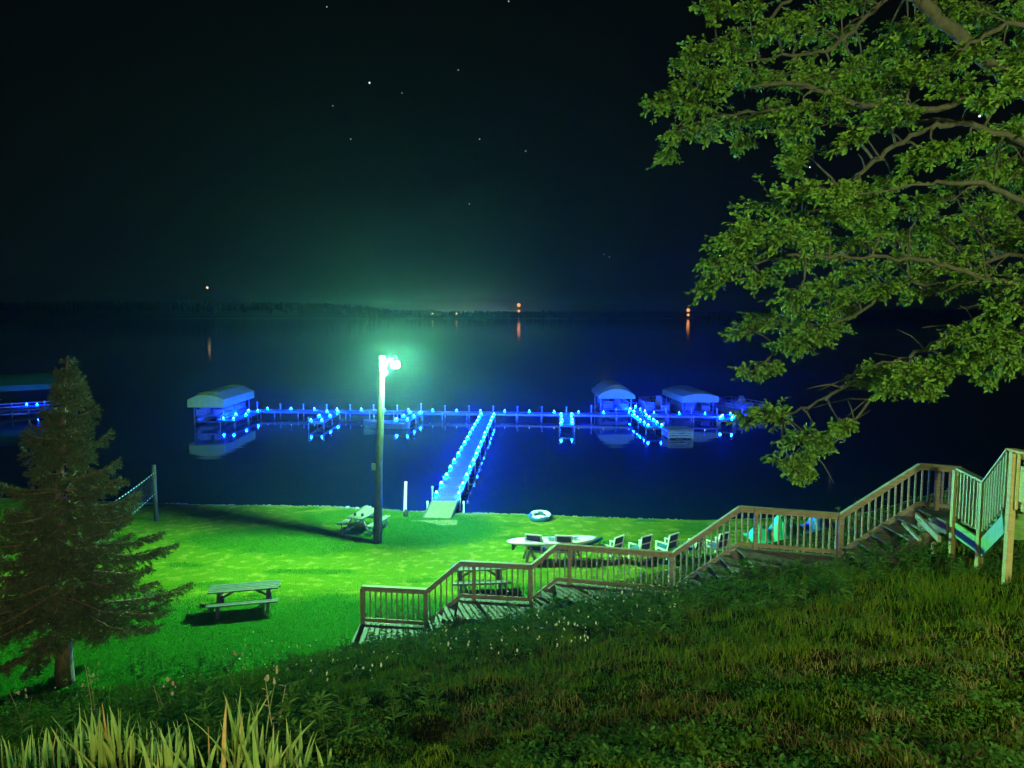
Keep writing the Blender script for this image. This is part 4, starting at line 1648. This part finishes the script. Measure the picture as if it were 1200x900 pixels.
soup('crown', vv, [(0, 1, 2)], needle, spr)
print('needles', nN, 'leaves', nL)


# ------------------------------------------------------------------ grass
def blades(name, x, y, length, width, mt, label, lean=.5, z=None):
    n = len(x)
    z = terrain(x, y) - .01 if z is None else z
    a = rng.uniform(0, 2 * math.pi, n)
    side = np.stack([np.cos(a), np.sin(a), np.zeros(n)], -1)
    la = rng.uniform(0, 2 * math.pi, n)
    ld = np.stack([np.cos(la), np.sin(la), np.zeros(n)], -1) * rng.uniform(.05, lean, n)[:, None] * length[:, None]
    upv = np.array([0, 0, 1.0])[None] * length[:, None]
    p = np.stack([x, y, z], -1)
    w = width[:, None] * side
    p1 = p + upv * .55 + ld * .3
    p2 = p + upv * .95 + ld * 1.0
    vv = np.stack([p - w * .5, p + w * .5, p1 + w * .4, p1 - w * .4, p2], 1)
    o = soup(name, vv, [(0, 1, 2, 3), (3, 2, 4)], mt)
    tag(o, label, None, None, 'stuff')
    return o


def fan(n, d0, d1, power=1.0, spread=.88):
    d = d0 * (d1 / d0) ** rng.uniform(0, 1, n)
    x = d * rng.uniform(-spread, spread, n)
    return x, d


def off_walk(x, y):
    ok = np.ones(len(x), bool)
    for (wx, wy, wz) in WALK:
        ok &= ((x - wx) ** 2 + (y - wy) ** 2) > .5
    return ok


x, y = fan(245000, 2.3, 21)
foot = np.interp(x, FOOTX, FOOTY)
cl_ = .55 * vnoise(x * 2.6, y * 2.1, 41) + .45 * vnoise(x * 6, y * 5, 43); cl2 = vnoise(x * .6, y * .6, 42)
keep = (y < foot - .1) & (rng.uniform(0, 1, len(x)) < .12 + 1.25 * cl_ ** 1.4) & off_walk(x, y)
x, y, cl_, cl2 = x[keep], y[keep], cl_[keep], cl2[keep]
near_mown = smooth01((9.5 - y) / 3)
right = smooth01((x - .30 * y) / 1.5) * smooth01((y - 4.5) / 3)
length = (.03 + .10 * cl_ ** 2) * (.6 + .6 * cl2) + (1 - near_mown) * (.02 + .10 * cl_) + right * .05 * smooth01((y - 9) / 3)
length *= rng.uniform(.6, 1.35, len(x))
blades('grass', x, y, length, np.full(len(x), .0055) + .0007 * y, grass_mat, 'rough grass on the dark hillside', .8)

# dead brown grass in loose patches
x, y = fan(82000, 2.3, 19)
foot = np.interp(x, FOOTX, FOOTY)
dp = .6 * vnoise(x * .9, y * .8, 51) + .4 * vnoise(x * 3.1, y * 2.7, 52) + .12 * smooth01((x - .1 * y) / 3)
keep = (y < foot - .4) & (dp > .60) & off_walk(x, y)
x, y = x[keep], y[keep]
blades('dry_grass', x, y, rng.uniform(.03, .12, len(x)), np.full(len(x), .005) + .0006 * y, dead_mat, 'dead brown grass among the green on the hillside', 1.3)
# low leafy ground plants
x, y = fan(18000, 2.6, 16)
foot = np.interp(x, FOOTX, FOOTY)
gp = .5 * vnoise(x * 1.3, y * 1.1, 61) + .5 * vnoise(x * 4.2, y * 3.7, 62)
keep = (y < foot - .4) & (gp > .50) & off_walk(x, y)
x, y = x[keep], y[keep]
nq = len(x) * 5
px_ = np.repeat(x, 5) + rng.normal(0, .03, nq); py_ = np.repeat(y, 5) + rng.normal(0, .03, nq)
pz_ = terrain(px_, py_) + rng.uniform(.015, .10, nq)
an_ = rng.uniform(0, 6.283, nq)
U_ = np.stack([np.cos(an_), np.sin(an_), rng.uniform(-.2, .6, nq)], -1); U_ /= np.linalg.norm(U_, axis=1, keepdims=True)
n3 = np.stack([rng.normal(0, .3, nq), rng.normal(0, .3, nq), np.ones(nq)], -1)
V_ = np.cross(n3, U_); V_ /= np.linalg.norm(V_, axis=1, keepdims=True)
S_ = rng.uniform(.018, .05, nq)
o6 = np.array([(0, 0), (.35, .22), (.75, .2), (1, 0), (.75, -.2), (.35, -.22)])
vv = np.stack([px_, py_, pz_], -1)[:, None] + S_[:, None, None] * (o6[None, :, 0:1] * U_[:, None] + o6[None, :, 1:2] * V_[:, None])
o = soup('ground_leaves', vv, [(0, 1, 2, 3), (0, 3, 4, 5)], weed_leaf)
tag(o, 'small leafy weeds spread through the hillside grass', None, None, 'stuff')

# lawn blades
n = 170000
x = rng.uniform(-18, 12, n); y = rng.uniform(15.5, 33.5, n)
foot = np.interp(x, FOOTX, FOOTY); sh = np.interp(x, SHX, SHY)
lu = lush(x, y)
keep = (y > foot - .3) & (y < sh - .45) & (rng.uniform(0, 1, n) < .12 + .88 * lu) & (np.abs(x) < .72 * y)
x, y, lu = x[keep], y[keep], lu[keep]
blades('lawn_grass', x, y, rng.uniform(.02, .05, len(x)) * (1 + .6 * lu), np.full(len(x), .014), lawn_blade, 'short mown grass on the lit lawn', .9)


# ------------------------------------------------------------------ weeds and flowers
def leafy(points, heights, leaf_len, nleaf, mt, name, parent=None, stem_mat=None):
    """upright leafy stems; returns leaf mesh"""
    lp, lu_, ls = [], [], []
    st = MB()
    for (p_, h) in zip(points, heights):
        lean = Vector((rnd.uniform(-.2, .2), rnd.uniform(-.2, .2), 1)).normalized()
        st.tube([p_, p_ + lean * h * .5, p_ + lean * h + Vector((rnd.uniform(-.03, .03), 0, 0))], [.006, .005, .002], 4, cap=False)
        for k in range(nleaf):
            t = rnd.uniform(.15, 1)
            a = rnd.uniform(0, 6.28)
            lp.append((p_ + lean * h * t)[:])
            lu_.append(Vector((math.cos(a), math.sin(a), rnd.uniform(-.1, .8))).normalized()[:])
            ls.append(leaf_len * rnd.uniform(.6, 1.2) * (1.15 - .5 * t))
    lp = np.array(lp); lu_ = np.array(lu_); ls = np.array(ls)
    n = len(lp)
    nn = np.stack([rng.normal(0, .3, n), rng.normal(0, .3, n), np.ones(n)], -1)
    v = np.cross(nn, lu_); v /= np.linalg.norm(v, axis=1, keepdims=True)
    q = np.cross(lu_, v)
    o = np.array([(0, 0, 0), (.35, .13, .04), (.7, .1, .02), (1, 0, -.12), (.7, -.1, .02), (.35, -.13, .04)])
    vv = lp[:, None] + ls[:, None, None] * (o[None, :, 0:1] * lu_[:, None] + o[None, :, 1:2] * v[:, None] + o[None, :, 2:3] * q[:, None])
    return vv, st


def scatter(region, n):
    out = []
    while len(out) < n:
        x0, y0, x1, y1 = region
        px = rnd.uniform(x0, x1); py = rnd.uniform(y0, y1)
        g = ground(px, py)
        if all((g.x - wx) ** 2 + (g.y - wy) ** 2 > .45 for (wx, wy, wz) in WALK):
            out.append(g)
    return out


pts = scatter((430, 722, 640, 775), 150) + scatter((640, 690, 800, 750), 170) + scatter((800, 655, 1000, 720), 150) + scatter((1000, 640, 1200, 690), 70) + scatter((150, 770, 430, 800), 45) + scatter((0, 815, 400, 895), 150) + scatter((400, 800, 520, 890), 10)
hs = [rnd.uniform(.18, .5) for _ in pts]
for k in range(46):                                   # rank growth in front of the upper steps
    x_ = rnd.uniform(6.6, 8.5); y_ = rnd.uniform(14.0, 14.95)
    pts.append(Vector((x_, y_, tz(x_, y_)))); hs.append(rnd.uniform(.45, .95))
for k in range(16):
    x_ = rnd.uniform(4.0, 5.4); y_ = rnd.uniform(15.2, 15.9)
    pts.append(Vector((x_, y_, tz(x_, y_)))); hs.append(rnd.uniform(.3, .6))
vv, st = leafy(pts, hs, .14, 16, weed_leaf, 'weeds')
o = soup('weeds', vv, [(0, 1, 2, 3), (0, 3, 4, 5)], weed_leaf)
tag(o, 'leafy weeds growing thick along the staircase bank', None, None, 'stuff')
o = st.build('weed_stems', weed_leaf)
tag(o, 'thin stems of the weeds along the staircase bank', None, None, 'stuff')
# small white blossoms
pts = scatter((500, 705, 700, 790), 150) + scatter((700, 690, 800, 740), 50) + scatter((230, 760, 470, 830), 80) + scatter((10, 800, 250, 850), 30)
c = np.array([p_[:] for p_ in pts]); c[:, 2] += rng.uniform(.15, .5, len(c))
n = len(c)
ang = np.arange(10) / 10 * 2 * math.pi
rr = np.where(np.arange(10) % 2 == 0, 1.0, .45)
tilt = rng.normal(0, .5, (n, 2))
sc_ = rng.uniform(.011, .022, n) * np.clip(c[:, 1] / 11, .6, 1.3)
fx_ = np.stack([np.broadcast_to(np.cos(ang) * rr, (n, 10)), np.broadcast_to(np.sin(ang) * rr, (n, 10)), np.cos(ang)[None] * rr * tilt[:, :1] + np.sin(ang)[None] * rr * (tilt[:, 1:] + .9)], -1)
vv = c[:, None] + sc_[:, None, None] * fx_
cen = (c + np.array([0, 0, .003]))[:, None]
vv = np.concatenate([vv, cen], 1)
o = soup('wildflowers', vv, [(i, (i + 1) % 10, 10) for i in range(10)], petal)
tag(o, 'scattered small white wildflowers on the bank', None, None, 'stuff')


# individual tall weeds
def tall_weed(px, py, h, label, dry=False, heads=0):
    g = ground(px, py)
    root = thing('tall_weed', label, 'weed', g, 'tall weeds on the bank')
    vv, st = leafy([g + Vector((rnd.uniform(-.04, .04), rnd.uniform(-.04, .04), 0)) for _ in range(2)], [h, h * .8], .15 if not dry else .07, 18 if not dry else 9, None, '')
    soup('leaf', vv, [(0, 1, 2, 3), (0, 3, 4, 5)], weed_dry if dry else weed_leaf, root)
    st.build('stem', weed_dry if dry else weed_leaf, root)
    for k in range(heads):
        c = g + Vector((rnd.uniform(-.07, .07), rnd.uniform(-.07, .07), h * rnd.uniform(.7, 1.02)))
        v = iv * np.array((.012, .012, .022)) * rnd.uniform(.6, 1.2) * (1 + .2 * rng.standard_normal((iv.shape[0], 1))) + np.array(c[:])
        m = MB(); m.add([tuple(q) for q in v], ifc)
        m.build('seed_head', weed_dry, root)


tall_weed(868, 700, .75, 'tall pale weed on the bank below the climbing rail')
tall_weed(815, 715, .6, 'bushy weed just below the middle landing post')
tall_weed(757, 690, .5, 'leafy weed against the long railing landing')
tall_weed(923, 690, .55, 'upright weed below the green tarp heap')
tall_weed(1045, 665, .6, 'tall weed on the bank under the highest rail slope')
tall_weed(690, 700, .5, 'leafy weed crowding the shadow-striped steps')
tall_weed(986, 680, .55, 'weed at the foot of the railing post by the blue tarp')
tall_weed(110, 850, .75, 'dry seeded weed arching up right of the spruce trunk', True, 6)
tall_weed(200, 862, .6, 'dry brown headed weed above the middle of the iris leaves', True, 6)
tall_weed(283, 822, .7, 'thin dry weed standing on the bank below the lawn table', True, 6)
tall_weed(320, 870, .62, 'reddish stemmed weed rising behind the right hand iris leaves', True, 6)
tall_weed(30, 858, .6, 'dry seeded weed at the far left bottom corner', True, 6)


def iris(px, py, n, label, withered=0, hmax=.46):
    g = ground(px, py)
    root = thing('iris_plant', label, 'iris', g, 'iris plants in the foreground')
    lv_ = MB(); wl = MB()
    for k in range(int(n * 2.4)):
        h = hmax * rnd.choice((.4, .6, .75, .9, 1.0)) * rnd.uniform(.85, 1.1)
        bend = rnd.choice((.3, .5, .8, 1.6))
        a = rnd.uniform(0, 6.28)
        b0 = Vector((g.x + rnd.gauss(0, .10), g.y + rnd.gauss(0, .12), g.z - .03))
        b0.z = tz(b0.x, b0.y) - .03
        dirv = Vector((math.cos(a), math.sin(a) * .6, 0)) * rnd.uniform(.05, .36) * bend
        side = Vector((math.cos(a * 1.7), .5 * math.sin(a * 1.7), 0)).normalized()
        w0 = rnd.uniform(.018, .042)
        vs = []
        for i in range(7):
            t = i / 6
            c = b0 + Vector((0, 0, h * t)) + dirv * h * t ** 1.8 * 1.1
            w_ = w0 * (.75 + .5 * t - 1.24 * t ** 2.6) / 1.0
            for s, dz in ((-1, 0), (0, .004), (1, 0)):
                vs.append(c + side * (s * w_ * .5) + Vector((0, -dz, 0)))
        fs = []
        for i in range(6):
            for s in (0, 1):
                q = i * 3 + s
                fs.append((q, q + 1, q + 4, q + 3))
        (wl if k < withered else lv_).add(vs, fs)
    lv_.build('leaf', iris_mat, root, True)
    if withered:
        wl.build('withered_leaf', iris_dry, root, True)


iris(38, 908, 14, 'iris plant with a brown withered tip in the bottom left corner', 2, .40)
iris(88, 893, 16, 'iris plant second from the left edge, dense upright leaves', 0, .44)
iris(128, 906, 15, 'iris plant with a tall split leaf left of the seeded weed', 1, .56)
iris(178, 890, 13, 'iris plant of short dense leaves in the middle of the row', 0, .36)
iris(205, 912, 15, 'low iris plant in the gap of the iris row', 1, .42)
iris(286, 900, 15, 'iris plant with a curled orange leaf and the tallest blade', 2, .60)
iris(318, 915, 14, 'iris plant with leaves fanning out to the right', 0, .46)
iris(352, 908, 6, 'sparse iris plant at the right end of the row', 0, .30)


# shrubs behind the top railing
def shrub(px, py, Y, r, h, label):
    g = at(px, py, Y); g = Vector((g.x, g.y, tz(g.x, g.y)))
    root = thing('shrub', label, 'shrub', g, 'shrubs behind the stair railing')
    pts = [g + Vector((rnd.gauss(0, r * .4), rnd.gauss(0, r * .4), 0)) for _ in range(46)]
    vv, st = leafy(pts, [h * rnd.uniform(.5, 1.05) for _ in pts], .15, 26, None, '')
    soup('foliage', vv, [(0, 1, 2, 3), (0, 3, 4, 5)], weed_leaf, root)
    st.build('stem', bark2, root)


shrub(1040, 610, 17.6, 1.1, 1.15, 'green shrub behind the rail slope near the top landing')
shrub(1105, 600, 17.5, 1.0, 1.3, 'green shrub behind the highest railing landing')
shrub(1010, 640, 18.6, .9, 1.0, 'low green shrub right of the blue tarp heap')

# ------------------------------------------------------------------ haze
hm = bpy.data.materials.new('night_haze')
hm.use_nodes = True
nt = hm.node_tree
nt.nodes.remove(nt.nodes['Principled BSDF'])
pv = nt.nodes.new('ShaderNodeVolumePrincipled')
pv.inputs['Color'].default_value = (.50, .95, .88, 1)
pv.inputs['Density'].default_value = .00027
pv.inputs['Anisotropy'].default_value = .85
nt.links.new(pv.outputs[0], nt.nodes['Material Output'].inputs['Volume'])
m = MB(); m.box((0, 1180, 20.5), (3790, 2470, 47.0))
hz_ = m.build('haze', hm)
tag(hz_, 'thin damp night haze over the lake', None, None, 'stuff')

# ------------------------------------------------------------------ world: night sky with a town's glow behind the far shore
wd_ = bpy.data.worlds.new('World'); scene.world = wd_
wd_.use_nodes = True
nt = wd_.node_tree
bg = nt.nodes['Background']
tc = N('ShaderNodeTexCoord'); sep = N('ShaderNodeSeparateXYZ')
nt.links.new(tc.outputs['Generated'], sep.inputs[0])


def M(op, a, b_=None, c=None):
    n_ = N('ShaderNodeMath', operation=op)
    for i, v in enumerate((a, b_, c)):
        if v is None: continue
        if isinstance(v, bpy.types.NodeSocket): nt.links.new(v, n_.inputs[i])
        else: n_.inputs[i].default_value = v
    return n_.outputs[0]


el = M('MAXIMUM', sep.outputs['Z'], 0.0)
g_el = M('EXPONENT', M('MULTIPLY', el, -9.0))
g_el2 = M('EXPONENT', M('MULTIPLY', el, -70.0))
az = M('ADD', sep.outputs['X'], .065)
g_az = M('EXPONENT', M('MULTIPLY', M('MULTIPLY', az, az), -160.0))
front = M('GREATER_THAN', sep.outputs['Y'], 0.0)
town = M('MULTIPLY', M('MULTIPLY', g_el2, g_az), front)
ca = mixc(g_el, (.0008, .0011, .0008), (.0014, .0028, .0028))
cb = N('ShaderNodeVectorMath', operation='SCALE'); cb.inputs[0].default_value = (.10, .16, .14); nt.links.new(town, cb.inputs['Scale'])
ad = N('ShaderNodeVectorMath', operation='ADD'); nt.links.new(ca, ad.inputs[0]); nt.links.new(cb.outputs[0], ad.inputs[1])
nt.links.new(ad.outputs[0], bg.inputs['Color'])
bg.inputs['Strength'].default_value = 1.0


# unseen lamps on the hill behind the camera, lighting the foreground
def lamp(name, loc, col, power, r):
    l = bpy.data.lights.new(name, 'POINT'); l.color = col; l.energy = power; l.shadow_soft_size = r
    o = bpy.data.objects.new(name, l); COL.objects.link(o); o.location = loc
    return o


fl_ = bpy.data.lights.new('added_floodlight', 'SPOT'); fl_.color = (.95, 1.0, .55); fl_.energy = 5400; fl_.shadow_soft_size = .1  # unseen spot added and aimed at oak and stairs, sparing the slope
fl_.spot_size = R(78); fl_.spot_blend = .9
fo_ = bpy.data.objects.new('added_floodlight', fl_); COL.objects.link(fo_); fo_.location = (4.5, -4.5, 10.0)
fo_.rotation_euler = (Vector((8.2, 10.5, 9.6)) - fo_.location).to_track_quat('-Z', 'Y').to_euler()
lamp('porch_fill', (3.0, -5.5, 9.6), (1.0, .96, .46), 3000, .12)  # weak unseen fill added to lift the hillside
lamp('garden_lamp', (-1.6, -1.2, 8.6), (1.0, .97, .50), 620, .08)

# ------------------------------------------------------------------ render settings
scene.render.engine = 'CYCLES'
scene.view_settings.view_transform = 'Standard'
scene.view_settings.look = 'None'
scene.view_settings.exposure = 0.45
scene.view_settings.gamma = 1
cy = scene.cycles
cy.use_denoising = True
cy.denoiser = 'OPENIMAGEDENOISE'
cy.denoising_input_passes = 'RGB_ALBEDO_NORMAL'
cy.max_bounces = 5
cy.diffuse_bounces = 2
cy.glossy_bounces = 3
cy.transmission_bounces = 3
cy.volume_bounces = 0
cy.transparent_max_bounces = 4
cy.sample_clamp_indirect = 2.0
cy.sample_clamp_direct = 0.0
cy.caustics_reflective = False
cy.caustics_refractive = False
cy.use_light_tree = True
